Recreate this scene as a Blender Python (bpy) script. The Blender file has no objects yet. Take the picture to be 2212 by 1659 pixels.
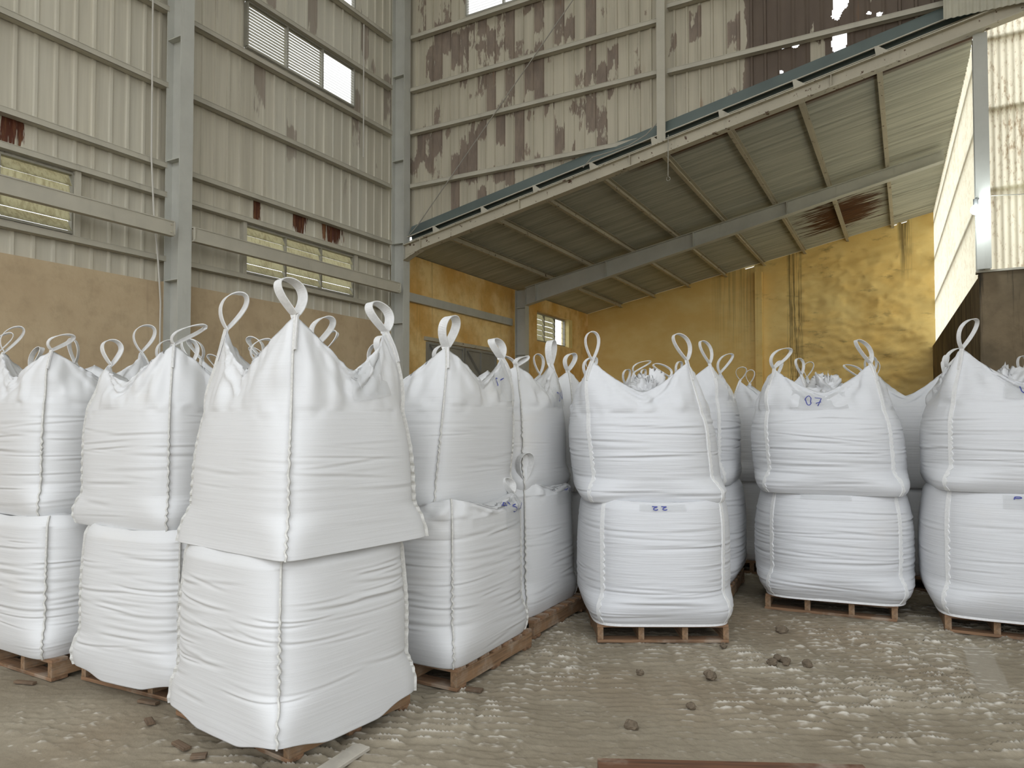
import bpy, math, random
import numpy as np

# ------------------------------------------------------------------ scene, camera, light
SC = bpy.context.scene
COL = SC.collection
W_PX, H_PX, F_PX = 2212, 1659, 1534.37
CAM_YAW, CAM_PITCH, CAM_H = math.radians(29.2033), math.radians(1.66668), 1.6
cam_data = bpy.data.cameras.new('camera')
cam_data.sensor_fit = 'HORIZONTAL'
cam_data.sensor_width = 36.0
cam_data.lens = 36.0 * F_PX / W_PX
cam_data.shift_y = 36.24 / W_PX
cam_data.clip_end = 400
cam = bpy.data.objects.new('camera', cam_data)
cam.location = (0, 0, CAM_H)
cam.rotation_euler = (math.pi / 2 + CAM_PITCH, 0, CAM_YAW)
COL.objects.link(cam)
SC.camera = cam

SC.view_settings.view_transform = 'Standard'
SC.view_settings.look = 'None'
SC.view_settings.gamma = 1.0
SC.view_settings.use_curve_mapping = False
SC.view_settings.exposure = 1.3
SC.cycles.use_denoising = True
SC.cycles.max_bounces = 8
SC.cycles.diffuse_bounces = 5
SC.cycles.transparent_max_bounces = 8

world = bpy.data.worlds.new('overcast_sky')          # even overcast daylight
SC.world = world
world.use_nodes = True
bg = world.node_tree.nodes['Background']
bg.inputs['Color'].default_value = (0.94, 0.975, 1.02, 1)
bg.inputs['Strength'].default_value = 1.0

# ------------------------------------------------------------------ small helpers
def lin(r, g, b):
    f = lambda c: (c / 255 / 12.92) if c / 255 <= 0.04045 else ((c / 255 + 0.055) / 1.055) ** 2.4
    return (f(r), f(g), f(b), 1.0)

class Nodes:
    """tiny helper for node materials"""
    def __init__(self, name):
        self.m = bpy.data.materials.new(name)
        self.m.use_nodes = True
        self.t = self.m.node_tree
        self.bsdf = self.t.nodes['Principled BSDF']
        self.out = self.t.nodes['Material Output']
        self._co = None
    def n(self, kind, **kw):
        nd = self.t.nodes.new(kind)
        for k, v in kw.items():
            setattr(nd, k, v)
        return nd
    def link(self, a, b):
        self.t.links.new(a, b)
    def put(self, sock, v):
        if isinstance(v, bpy.types.NodeSocket):
            self.link(v, sock)
        else:
            sock.default_value = v
    @property
    def co(self):
        if self._co is None:
            self._co = self.n('ShaderNodeTexCoord').outputs['Object']
        return self._co
    def scaled(self, s, loc=(0, 0, 0), vec=None, rot=(0, 0, 0)):
        mp = self.n('ShaderNodeMapping')
        self.link(vec or self.co, mp.inputs['Vector'])
        mp.inputs['Scale'].default_value = s
        mp.inputs['Location'].default_value = loc
        mp.inputs['Rotation'].default_value = rot
        return mp.outputs[0]
    def noise(self, s=(1, 1, 1), scale=1.0, detail=3.0, rough=0.55, vec=None, loc=(0, 0, 0), dist=0.0):
        nd = self.n('ShaderNodeTexNoise')
        self.link(self.scaled(s, loc, vec), nd.inputs['Vector'])
        nd.inputs['Scale'].default_value = scale
        nd.inputs['Detail'].default_value = detail
        nd.inputs['Roughness'].default_value = rough
        nd.inputs['Distortion'].default_value = dist
        return nd.outputs[0]
    def math(self, op, a, b=0.0, c=0.0, clamp=False):
        nd = self.n('ShaderNodeMath', operation=op)
        nd.use_clamp = clamp
        self.put(nd.inputs[0], a)
        self.put(nd.inputs[1], b)
        if len(nd.inputs) > 2:
            self.put(nd.inputs[2], c)
        return nd.outputs[0]
    def step(self, v, lo, hi):
        nd = self.n('ShaderNodeMapRange')
        nd.interpolation_type = 'SMOOTHSTEP'
        self.put(nd.inputs['Value'], v)
        nd.inputs['From Min'].default_value = lo
        nd.inputs['From Max'].default_value = hi
        return nd.outputs[0]
    def xyz(self, vec=None):
        nd = self.n('ShaderNodeSeparateXYZ')
        self.link(vec or self.co, nd.inputs[0])
        return nd.outputs
    def comb(self, x, y, z):
        nd = self.n('ShaderNodeCombineXYZ')
        self.put(nd.inputs[0], x); self.put(nd.inputs[1], y); self.put(nd.inputs[2], z)
        return nd.outputs[0]
    def mix(self, f, a, b):
        nd = self.n('ShaderNodeMix', data_type='RGBA')
        self.put(nd.inputs[0], f)
        self.put(nd.inputs[6], a)
        self.put(nd.inputs[7], b)
        return nd.outputs[2]
    def bump(self, h, strength=0.3, dist=0.01, normal=None):
        nd = self.n('ShaderNodeBump')
        nd.inputs['Strength'].default_value = strength
        nd.inputs['Distance'].default_value = dist
        self.link(h, nd.inputs['Height'])
        if normal is not None:
            self.link(normal, nd.inputs['Normal'])
        return nd.outputs[0]
    def fin(self, color=None, rough=0.6, normal=None, metallic=0.0, spec=None):
        if color is not None:
            self.put(self.bsdf.inputs['Base Color'], color)
        self.put(self.bsdf.inputs['Roughness'], rough)
        self.bsdf.inputs['Metallic'].default_value = metallic
        if spec is not None:
            self.bsdf.inputs['Specular IOR Level'].default_value = spec
        if normal is not None:
            self.link(normal, self.bsdf.inputs['Normal'])
        return self.m

# ---- numpy value noise
_rng = np.random.RandomState(7)
_PERM = _rng.rand(256, 256)
def vnoise(x, y, seed=0):
    x = np.asarray(x, float) + seed * 17.31
    y = np.asarray(y, float) + seed * 9.77
    xi = np.floor(x).astype(int); yi = np.floor(y).astype(int)
    fx = x - xi; fy = y - yi
    fx = fx * fx * fx * (fx * (fx * 6 - 15) + 10); fy = fy * fy * fy * (fy * (fy * 6 - 15) + 10)
    a = _PERM[xi & 255, yi & 255]; b = _PERM[(xi + 1) & 255, yi & 255]
    c = _PERM[xi & 255, (yi + 1) & 255]; d = _PERM[(xi + 1) & 255, (yi + 1) & 255]
    return (a * (1 - fx) + b * fx) * (1 - fy) + (c * (1 - fx) + d * fx) * fy
def fbm(x, y, octv=4, seed=0, gain=0.5):
    s = 0; amp = 1; tot = 0
    for o in range(octv):
        s = s + amp * vnoise(np.asarray(x) * 2 ** o, np.asarray(y) * 2 ** o, seed + o * 3)
        tot += amp; amp *= gain
    return s / tot
def sstep(x, a, b):
    t = np.clip((np.asarray(x, float) - a) / (b - a), 0, 1)
    return t * t * (3 - 2 * t)

# ---- objects
ROOTS = {}
def empty(name, loc=(0, 0, 0), rz=0.0):
    o = bpy.data.objects.new(name, None)
    o.empty_display_size = 0.2
    o.location = loc
    o.rotation_euler = (0, 0, rz)
    COL.objects.link(o)
    ROOTS[o.name] = (Vec(loc), rz)
    return o
def Vec(v):
    return np.array(v, float)
def tag(o, label=None, cat=None, group=None, kind=None):
    if label: o['label'] = label
    if cat: o['category'] = cat
    if group: o['group'] = group
    if kind: o['kind'] = kind
    return o
def link_mesh(name, me, mat, parent=None):
    if mat is not None and not me.materials:
        me.materials.append(mat)
    o = bpy.data.objects.new(name, me)
    COL.objects.link(o)
    if parent is not None:
        o.parent = parent
    return o
def mesh_np(name, verts, faces, smooth=False):
    me = bpy.data.meshes.new(name)
    v = np.asarray(verts, np.float32)
    if isinstance(faces, np.ndarray):
        nf, k = faces.shape
        me.vertices.add(len(v)); me.vertices.foreach_set('co', v.ravel())
        me.loops.add(nf * k); me.loops.foreach_set('vertex_index', faces.ravel().astype(np.int32))
        me.polygons.add(nf)
        me.polygons.foreach_set('loop_start', np.arange(0, nf * k, k, dtype=np.int32))
        me.polygons.foreach_set('loop_total', np.full(nf, k, np.int32))
        me.update(calc_edges=True)
    else:
        me.from_pydata([tuple(p) for p in v], [], faces)
        me.update()
    if smooth:
        me.polygons.foreach_set('use_smooth', np.ones(len(me.polygons), bool))
    return me

class MB:
    """collects geometry in world space; build() makes ONE mesh object of it"""
    def __init__(self):
        self.v = []; self.f = []
    def add(self, verts, faces):
        k = len(self.v)
        self.v += [tuple(p) for p in verts]
        self.f += [tuple(i + k for i in f) for f in faces]
        return self
    def box(self, a, b):
        (x0, y0, z0), (x1, y1, z1) = a, b
        vs = [(x0, y0, z0), (x1, y0, z0), (x1, y1, z0), (x0, y1, z0), (x0, y0, z1), (x1, y0, z1), (x1, y1, z1), (x0, y1, z1)]
        return self.add(vs, [(0, 3, 2, 1), (4, 5, 6, 7), (0, 1, 5, 4), (1, 2, 6, 5), (2, 3, 7, 6), (3, 0, 4, 7)])
    def prism(self, poly, axis, a, b):
        """poly: 2D outline in the two other axes (in xyz order), extruded on axis from a to b"""
        n = len(poly); vs = []
        for s in (a, b):
            for p in poly:
                q = [p[0], p[1]]; q.insert(axis, s); vs.append(q)
        fs = [tuple(range(n)), tuple(range(2 * n - 1, n - 1, -1))]
        fs += [(i, i + n, (i + 1) % n + n, (i + 1) % n) for i in range(n)]
        return self.add(vs, fs)
    def bar(self, p, q, w, h, up=(0, 0, 1)):
        """rectangular bar from p to q, w sideways, h along up"""
        p, q, up = Vec(p), Vec(q), Vec(up)
        d = q - p; d /= np.linalg.norm(d)
        s = np.cross(d, up); s /= np.linalg.norm(s); u = np.cross(s, d)
        vs = []
        for c in (p, q):
            for a, b in ((-1, -1), (1, -1), (1, 1), (-1, 1)):
                vs.append(c + s * w / 2 * a + u * h / 2 * b)
        return self.add(vs, [(0, 1, 2, 3), (7, 6, 5, 4), (0, 4, 5, 1), (1, 5, 6, 2), (2, 6, 7, 3), (3, 7, 4, 0)])
    def tube(self, pts, r, n=6):
        pts = [Vec(p) for p in pts]
        vs = []; fs = []
        for i, p in enumerate(pts):
            d = pts[min(i + 1, len(pts) - 1)] - pts[max(i - 1, 0)]
            d /= np.linalg.norm(d) + 1e-9
            a = np.cross(d, (0, 0, 1.0)) if abs(d[2]) < 0.95 else np.cross(d, (1.0, 0, 0))
            a /= np.linalg.norm(a); b = np.cross(d, a)
            for k in range(n):
                t = 2 * math.pi * k / n
                vs.append(p + r * (math.cos(t) * a + math.sin(t) * b))
        for i in range(len(pts) - 1):
            for k in range(n):
                fs.append((i * n + k, i * n + (k + 1) % n, (i + 1) * n + (k + 1) % n, (i + 1) * n + k))
        fs.append(tuple(range(n - 1, -1, -1))); fs.append(tuple(range((len(pts) - 1) * n, len(pts) * n)))
        return self.add(vs, fs)
    def ibeam(self, p, q, depth, flange, tf=0.014, tw=0.010, up=(0, 0, 1)):
        """I section from p to q (p, q on the section's middle)"""
        p, q, up = Vec(p), Vec(q), Vec(up)
        d = (q - p) / np.linalg.norm(q - p)
        s = np.cross(d, up); s /= np.linalg.norm(s); u = np.cross(s, d)
        self.bar(p, q, tw, depth - 2 * tf, up)
        for k in (-1, 1):
            o = u * k * (depth / 2 - tf / 2)
            self.bar(p + o, q + o, flange, tf, up)
        return self
    def build(self, name, mat, parent=None, smooth=False):
        v = np.array(self.v, float)
        if parent is not None and parent.name in ROOTS:
            loc, rz = ROOTS[parent.name]
            v = v - loc
            c, s = math.cos(-rz), math.sin(-rz)
            v = np.stack([v[:, 0] * c - v[:, 1] * s, v[:, 0] * s + v[:, 1] * c, v[:, 2]], 1)
        me = mesh_np(name, v, self.f, smooth)
        o = link_mesh(name, me, mat, parent)
        if parent is not None and parent.name in ROOTS:
            ROOTS[o.name] = ROOTS[parent.name]
        return o
def structure(name, loc=(0, 0, 0), label=None):
    o = empty(name)          # kept at the origin: its parts' materials read world positions
    tag(o, label, None, None, 'structure')
    return o

# ------------------------------------------------------------------ materials
def mat_bag(name, tint=(0.80, 0.805, 0.815, 1), crease=0.5):
    k = Nodes(name)
    oi = k.n('ShaderNodeObjectInfo')
    va = k.n('ShaderNodeVectorMath', operation='MULTIPLY_ADD')      # every bag its own pattern
    k.link(oi.outputs['Location'], va.inputs[0]); va.inputs[1].default_value = (7.3, 5.1, 3.7)
    k.link(k.co, va.inputs[2]); k._co = va.outputs[0]
    wv = k.noise((1.3, 1.3, 34), 1.0, 3, 0.55)
    fine = k.noise((2.2, 2.2, 110), 1.0, 2, 0.5)
    h = k.math('ADD', k.math('MULTIPLY', wv, 0.7), k.math('MULTIPLY', fine, 0.22))
    nrm = k.bump(h, crease, 0.014)
    weave = k.noise((260, 260, 260), 1.0, 1, 0.5)
    nrm = k.bump(weave, 0.10, 0.003, nrm)
    dust = k.step(k.noise((1.1, 1.1, 1.8), 1.0, 4, 0.6), 0.56, 0.86)
    col = k.mix(k.math('MULTIPLY', dust, 0.30), tint, lin(206, 197, 182))
    return k.fin(col, 0.47, nrm, spec=0.4)
M = {}
M['bag'] = mat_bag('woven_white_plastic', (0.625, 0.627, 0.624, 1), 0.22)
M['bag_creased'] = mat_bag('woven_white_plastic_creased', (0.625, 0.632, 0.645, 1), 0.50)
def simple(name, c, rough=0.6, var=0.0, scale=6.0, bump=0.0, metallic=0.0, spec=None, stretch=(1, 1, 1)):
    k = Nodes(name)
    n = k.noise(stretch, scale, 4, 0.6)
    dark = tuple(x * (1 - var) for x in c[:3]) + (1,)
    light = tuple(min(1, x * (1 + var)) for x in c[:3]) + (1,)
    col = k.mix(k.step(n, 0.3, 0.7), dark, light)
    return k.fin(col, rough, k.bump(n, bump, 0.01) if bump else None, metallic, spec)
M['strap'] = simple('white_webbing', (0.66, 0.655, 0.64, 1), 0.6, 0.06, 40, 0.15)
M['seam'] = simple('white_seam_tape', (0.73, 0.73, 0.72, 1), 0.6, 0.04, 60, 0.25)
M['piping'] = simple('dusty_seam_piping', (0.55, 0.54, 0.505, 1), 0.7, 0.12, 60, 0.25)
M['liner'] = simple('crumpled_plastic_liner', (0.64, 0.64, 0.64, 1), 0.3, 0.05, 9, 0.2)
k = Nodes('clear_document_pouch')
k.bsdf.inputs['Alpha'].default_value = 0.30
M['pouch'] = k.fin((0.60, 0.61, 0.61, 1), 0.25)
M['ink'] = simple('blue_marker_ink', lin(46, 56, 140), 0.5)
def mat_wood(name, c, s=(3, 60, 60)):
    k = Nodes(name)
    g = k.noise(s, 1.0, 4, 0.6, dist=0.6)
    d = k.noise((4, 4, 4), 1.0, 4, 0.6)
    c2 = tuple(x * 0.45 for x in c[:3]) + (1,)
    col = k.mix(k.step(g, 0.35, 0.75), c, c2)
    col = k.mix(k.math('MULTIPLY', k.step(d, 0.52, 0.75), 0.55), col, lin(176, 166, 150))
    return k.fin(col, 0.8, k.bump(g, 0.4, 0.004))
M['wood'] = mat_wood('pallet_wood', lin(138, 106, 78))
M['wood_side'] = mat_wood('pallet_wood_stringer', lin(140, 110, 80), (60, 3, 60))
M['wood_dark'] = mat_wood('dark_timber', lin(104, 70, 46), (3, 50, 50))
M['wood_scrap'] = mat_wood('dusty_wood_scrap', lin(112, 92, 72))
M['dust_wood'] = simple('dust_covered_board', lin(166, 160, 148), 0.9, 0.12, 9, 0.2)

def mat_steel(name, c, peel=0.72, rust=lin(92, 56, 38)):
    k = Nodes(name)
    n = k.noise((1, 1, 1), 2.0, 5, 0.6)
    dirt = k.noise((5, 5, 0.8), 1.0, 4, 0.6)
    col = k.mix(k.step(n, 0.3, 0.75), c, tuple(x * 0.86 for x in c[:3]) + (1,))
    col = k.mix(k.math('MULTIPLY', k.step(dirt, 0.58, 0.85), 0.4), col, lin(120, 112, 98))
    pl = k.noise((1, 1, 1), 9.0, 6, 0.68)
    col = k.mix(k.step(pl, peel, peel + 0.04), col, rust)
    return k.fin(col, 0.55, k.bump(pl, 0.08, 0.01), spec=0.3)
M['steel'] = mat_steel('grey_painted_steel', lin(190, 190, 181), 0.80)
M['steel_warm'] = mat_steel('dusty_grey_painted_steel', lin(186, 181, 165), 0.76)
M['steel_old'] = mat_steel('flaking_grey_painted_steel', lin(188, 181, 162), 0.60, lin(84, 62, 46))
M['conduit'] = simple('pale_cable', lin(196, 192, 182), 0.6)
M['cable'] = simple('grey_steel_cable', lin(150, 146, 134), 0.5)

def mat_left_sheet():
    k = Nodes('grey_wall_sheeting')
    x, y, z = k.xyz()
    pan = k.noise((0.4, 1.1, 0.15), 1.0, 2, 0.5)
    streak = k.noise((8, 8, 0.35), 1.0, 4, 0.6)
    col = k.mix(k.step(streak, 0.3, 0.75), lin(204, 198, 180), lin(183, 177, 160))
    col = k.mix(k.math('MULTIPLY', k.step(pan, 0.4, 0.65), 0.35), col, lin(212, 210, 197))
    sn = k.math('SNAP', y, 0.225)
    b1 = k.noise((1, 1, 1), 1.0, 1.5, 0.5, vec=k.comb(k.math('MULTIPLY', sn, 5.3), 3.0, k.math('MULTIPLY', z, 0.55)))
    b2 = k.noise((10, 10, 2.2), 1.0, 3, 0.6)
    region = k.math('MULTIPLY', k.step(y, 6.6, 7.6), k.step(z, 5.2, 6.6))
    bm = k.math('ADD', b1, k.math('MULTIPLY', k.math('SUBTRACT', b2, 0.5), 0.25))
    bm = k.math('MULTIPLY', k.step(bm, 0.60, 0.63), region)
    col = k.mix(k.math('MULTIPLY', bm, 0.75), col, lin(140, 126, 114))
    # red-brown rust running down from the lap joint
    r1 = k.noise((14, 14, 1.4), 1.0, 4, 0.65, dist=0.3)
    r2 = 0.0
    for yc, wd in ((4.10, 0.42), (7.72, 0.16), (8.62, 0.26), (9.42, 0.40)):       # where the lap has rusted
        dd = k.math('DIVIDE', k.math('SUBTRACT', y, yc), wd)
        r2 = k.math('MAXIMUM', r2, k.math('SUBTRACT', 1.0, k.math('MULTIPLY', dd, dd)))
    r2 = k.math('MULTIPLY', r2, 0.62)
    low = k.math('SUBTRACT', 1.0, k.step(z, 5.06, 5.10))
    drop = k.math('MULTIPLY', k.step(z, 4.30, 5.05), low)
    rm = k.math('ADD', k.math('MULTIPLY', r1, 0.6), k.math('MULTIPLY', k.math('ADD', k.math('MULTIPLY', drop, 0.5), r2), 0.42))
    rm = k.math('MULTIPLY', k.step(rm, 0.66, 0.70), low)
    col = k.mix(rm, col, k.mix(k.step(r1, 0.5, 0.75), lin(84, 44, 28), lin(140, 98, 62)))
    return k.fin(col, 0.5, k.bump(streak, 0.05, 0.01), spec=0.35)
M['sheet_left'] = mat_left_sheet()
def mat_back_sheet():
    k = Nodes('stained_wall_sheeting')
    x, y, z = k.xyz()
    streak = k.noise((9, 9, 0.4), 1.0, 4, 0.6)
    col = k.mix(k.step(streak, 0.3, 0.75), lin(190, 183, 163), lin(170, 163, 145))
    sn = k.math('SNAP', x, 0.20)
    b1 = k.noise((1, 1, 1), 1.0, 1.0, 0.5, vec=k.comb(k.math('MULTIPLY', sn, 4.7), 1.0, k.math('MULTIPLY', z, 0.95)))
    b2 = k.noise((9, 9, 2.6), 1.0, 4, 0.62)
    # stains gather in two stretches of the wall
    c1 = k.math('MULTIPLY', k.step(x, -8.35, -7.9), k.math('SUBTRACT', 1.0, k.step(x, -6.1, -4.9)))
    c3 = k.math('MULTIPLY', k.step(x, -5.3, -5.0), k.math('SUBTRACT', 1.0, k.step(x, -4.5, -4.2)))
    c2 = k.step(x, -2.25, -2.0)
    bias = k.math('ADD', k.math('MULTIPLY', k.math('MAXIMUM', c1, k.math('MULTIPLY', c3, 0.8)), 0.105), k.math('MULTIPLY', c2, 0.30))
    low = k.math('MULTIPLY', k.math('SUBTRACT', 1.0, k.step(z, 5.6, 6.3)), -0.12)
    m = k.math('ADD', k.math('ADD', b1, k.math('MULTIPLY', k.math('SUBTRACT', b2, 0.5), 0.34)), k.math('ADD', bias, low))
    m = k.step(m, 0.60, 0.625)
    brown = k.mix(k.step(b2, 0.35, 0.7), lin(116, 102, 92), lin(134, 119, 105))
    brown = k.mix(k.math('MULTIPLY', c2, 0.8), brown, lin(74, 58, 48))
    col = k.mix(k.math('MULTIPLY', m, 0.92), col, brown)
    o1 = k.noise((7, 7, 0.7), 1.0, 4, 0.6, loc=(3, 0, 1))
    col = k.mix(k.math('MULTIPLY', k.step(o1, 0.66, 0.78), 0.5), col, lin(140, 96, 58))
    return k.fin(col, 0.6, k.bump(b2, 0.05, 0.01), spec=0.3)
M['sheet_back'] = mat_back_sheet()
def mat_roof_sheet():
    k = Nodes('grey_roof_sheeting')
    x, y, z = k.xyz()
    st = k.noise((0.5, 14, 0.5), 1.0, 4, 0.65)
    col = k.mix(k.step(st, 0.3, 0.72), lin(192, 192, 178), lin(156, 155, 143))
    fine = k.noise((0.6, 40, 0.6), 1.0, 3, 0.6)
    col = k.mix(k.math('MULTIPLY', k.step(fine, 0.6, 0.75), 0.6), col, lin(108, 101, 88))
    # rust patch in one place, and along the near edge
    dx = k.math('MULTIPLY', k.math('ADD', x, 1.35), 0.95); dy = k.math('MULTIPLY', k.math('SUBTRACT', y, 18.7), 0.62)
    d = k.math('SQRT', k.math('ADD', k.math('MULTIPLY', dx, dx), k.math('MULTIPLY', dy, dy)))
    rn = k.noise((0.9, 16, 0.9), 1.0, 4, 0.65)
    r = k.step(k.math('SUBTRACT', rn, k.math('MULTIPLY', d, 0.32)), 0.20, 0.30)
    e = k.math('MULTIPLY', k.math('SUBTRACT', 1.0, k.step(y, 11.75, 12.0)), k.step(k.math('ADD', x, k.math('MULTIPLY', k.noise((1.2, 4, 1), 1.0, 3), 4.0)), -2.6, -1.4))
    s2 = k.math('MULTIPLY', k.step(rn, 0.66, 0.74), 0.8)
    col = k.mix(k.math('MAXIMUM', k.math('MAXIMUM', r, e), k.math('MULTIPLY', s2, k.step(x, -5, -2))), col, k.mix(k.step(rn, 0.4, 0.7), lin(92, 58, 34), lin(60, 36, 24)))
    return k.fin(col, 0.55, None, spec=0.3)
M['roof_sheet'] = mat_roof_sheet()
def mat_translucent(name, c, stain, amount):
    k = Nodes(name)
    sp = k.noise((26, 26, 9), 1.0, 5, 0.7)
    big = k.noise((2.2, 2.2, 0.9), 1.0, 3, 0.6)
    st = k.math('MULTIPLY', k.step(k.math('ADD', k.math('MULTIPLY', sp, 0.7), k.math('MULTIPLY', big, 0.3)), 0.47, 0.62), amount)
    col = k.mix(st, c, stain)
    tr = k.n('ShaderNodeBsdfTranslucent'); k.link(col, tr.inputs['Color'])
    df = k.n('ShaderNodeBsdfDiffuse'); k.link(col, df.inputs['Color'])
    mx = k.n('ShaderNodeMixShader'); mx.inputs[0].default_value = 0.12
    k.link(tr.outputs[0], mx.inputs[1]); k.link(df.outputs[0], mx.inputs[2])
    k.link(mx.outputs[0], k.out.inputs['Surface'])
    return k.m
M['skylight'] = mat_translucent('cream_translucent_sheeting', (0.95, 0.89, 0.70, 1), lin(168, 136, 96), 0.75)
M['skylight_side'] = mat_translucent('cream_translucent_side_sheeting', (0.95, 0.91, 0.72, 1), lin(206, 180, 138), 0.40)
M['added_roof_strip'] = mat_translucent('added_translucent_roof_strip', (0.88, 0.88, 0.86, 1), lin(190, 185, 170), 0.3)  # for the unseen roof strips added as a source of top light
M['frosted'] = mat_translucent('dusty_frosted_glass', (0.60, 0.58, 0.45, 1), lin(140, 128, 100), 0.4)
def mat_plaster(name, c, c2, stain, bias=0.0, drips=1.0):
    k = Nodes(name)
    a = k.noise((1, 1, 1), 0.9, 5, 0.62)
    b = k.noise((1, 1, 1), 5.0, 5, 0.65)
    col = k.mix(k.step(a, 0.35, 0.68), c, c2)
    col = k.mix(k.math('MULTIPLY', k.step(b, 0.45, 0.75), 0.35), col, tuple(x * 0.66 for x in c2[:3]) + (1,))
    dr = k.noise((5, 5, 0.22), 1.0, 5, 0.7)
    m = k.math('MULTIPLY', k.step(dr, 0.62 - bias, 0.74 - bias), drips)
    col = k.mix(m, col, stain)
    return k.fin(col, 0.85, k.bump(b, 0.25, 0.03), spec=0.2)
M['tan_wall'] = mat_plaster('tan_plaster', lin(194, 174, 142), lin(180, 159, 128), lin(140, 122, 100), 0, 0.35)
M['ochre_wall'] = mat_plaster('weathered_ochre_plaster', lin(248, 220, 158), lin(222, 176, 100), lin(164, 128, 76), 0.05, 0.35)
M['stained_wall'] = mat_plaster('dark_streaked_concrete', lin(128, 113, 90), lin(96, 86, 69), lin(46, 43, 37), 0.10, 0.85)
def mat_far():
    k = Nodes('yellow_plaster')
    x, y, z = k.xyz()
    a = k.noise((1, 1, 1.6), 0.7, 5, 0.62)
    b = k.noise((1.0, 1, 3.0), 1.5, 6, 0.66)
    col = k.mix(k.step(a, 0.32, 0.68), lin(246, 220, 152), lin(238, 204, 130))
    dirt = k.math('MULTIPLY', k.step(b, 0.57, 0.72), k.step(x, -5.0, -2.5))
    col = k.mix(k.math('MULTIPLY', dirt, 0.5), col, lin(122, 102, 72))
    # drip lines: a strong one by the pilaster, another near the right end
    wob = k.math('MULTIPLY', k.math('SUBTRACT', k.noise((1, 1, 0.8), 1.0, 3), 0.5), 0.18)
    fine = k.noise((16, 1, 0.25), 1.0, 4, 0.7)
    def drip(xc, w, z0, z1):
        d = k.math('ABSOLUTE', k.math('SUBTRACT', k.math('ADD', x, wob), xc))
        m_ = k.math('SUBTRACT', 1.0, k.step(d, w * 0.35, w))
        m_ = k.math('MULTIPLY', m_, k.step(z, z0, z1))
        return k.math('MULTIPLY', m_, k.step(fine, 0.42, 0.58))
    m = k.math('MAXIMUM', drip(-2.73, 0.26, 1.6, 2.6), drip(-0.02, 0.20, 5.1, 6.2))
    m = k.math('MAXIMUM', m, k.math('MULTIPLY', drip(-4.3, 0.9, 3.0, 5.6), 0.35))
    col = k.mix(k.math('MULTIPLY', m, 0.75), col, lin(84, 72, 54))
    nn = k.noise((1, 1, 1), 8.0, 5, 0.65)
    return k.fin(col, 0.85, k.bump(nn, 0.2, 0.03), spec=0.2)
M['far_wall'] = mat_far()
M['flashing'] = simple('green_grey_flashing', lin(90, 101, 97), 0.5, 0.12, 1.2)
M['door'] = simple('grey_metal_door', lin(140, 138, 130), 0.5, 0.10, 1.5)
M['slat'] = simple('dusty_metal_slat', lin(176, 172, 154), 0.5, 0.08, 5)
M['frame'] = simple('grey_window_frame', lin(150, 147, 134), 0.5, 0.08, 5)
M['reveal'] = simple('yellow_window_reveal', lin(232, 214, 150), 0.8, 0.06, 5)
k = Nodes('dusty_clear_glass')
k.bsdf.inputs['Alpha'].default_value = 0.35
M['glass'] = k.fin((0.70, 0.70, 0.62, 1), 0.15)
M['roof_dark'] = simple('roof_underside', lin(150, 148, 140), 0.7, 0.1, 2)
M['clod'] = simple('dry_earth', lin(104, 92, 76), 0.95, 0.2, 30, 0.5)
k = Nodes('lit_lamp_glass')
k.bsdf.inputs['Emission Color'].default_value = (0.85, 0.95, 1.0, 1)
k.bsdf.inputs['Emission Strength'].default_value = 30.0
M['lamp'] = k.fin((1, 1, 1, 1), 0.3)
M['plastic_dark'] = simple('dark_lamp_socket', lin(60, 60, 58), 0.5)
def mat_floor():
    k = Nodes('powder_covered_floor')
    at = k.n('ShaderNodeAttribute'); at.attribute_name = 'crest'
    a = k.noise((1, 1, 1), 0.9, 5, 0.62)
    b = k.noise((1, 1, 1), 24.0, 5, 0.7)
    col = k.mix(k.step(a, 0.35, 0.66), lin(150, 141, 123), lin(132, 122, 104))
    warm = k.noise((1, 1, 1), 0.45, 3, 0.5, loc=(4, 1, 0))
    col = k.mix(k.math('MULTIPLY', k.step(warm, 0.5, 0.7), 0.5), col, lin(136, 119, 97))
    col = k.mix(k.math('MULTIPLY', k.step(b, 0.35, 0.7), 0.3), col, lin(120, 111, 96))
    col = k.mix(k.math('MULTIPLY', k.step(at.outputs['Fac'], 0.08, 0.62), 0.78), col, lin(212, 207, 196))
    return k.fin(col, 0.92, k.bump(b, 0.5, 0.012), spec=0.15)
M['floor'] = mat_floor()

# ------------------------------------------------------------------ the setting
def zt(x):                      # top of the low roof's rafters
    return 4.97 + 0.20 * (x + 8.72)

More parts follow.
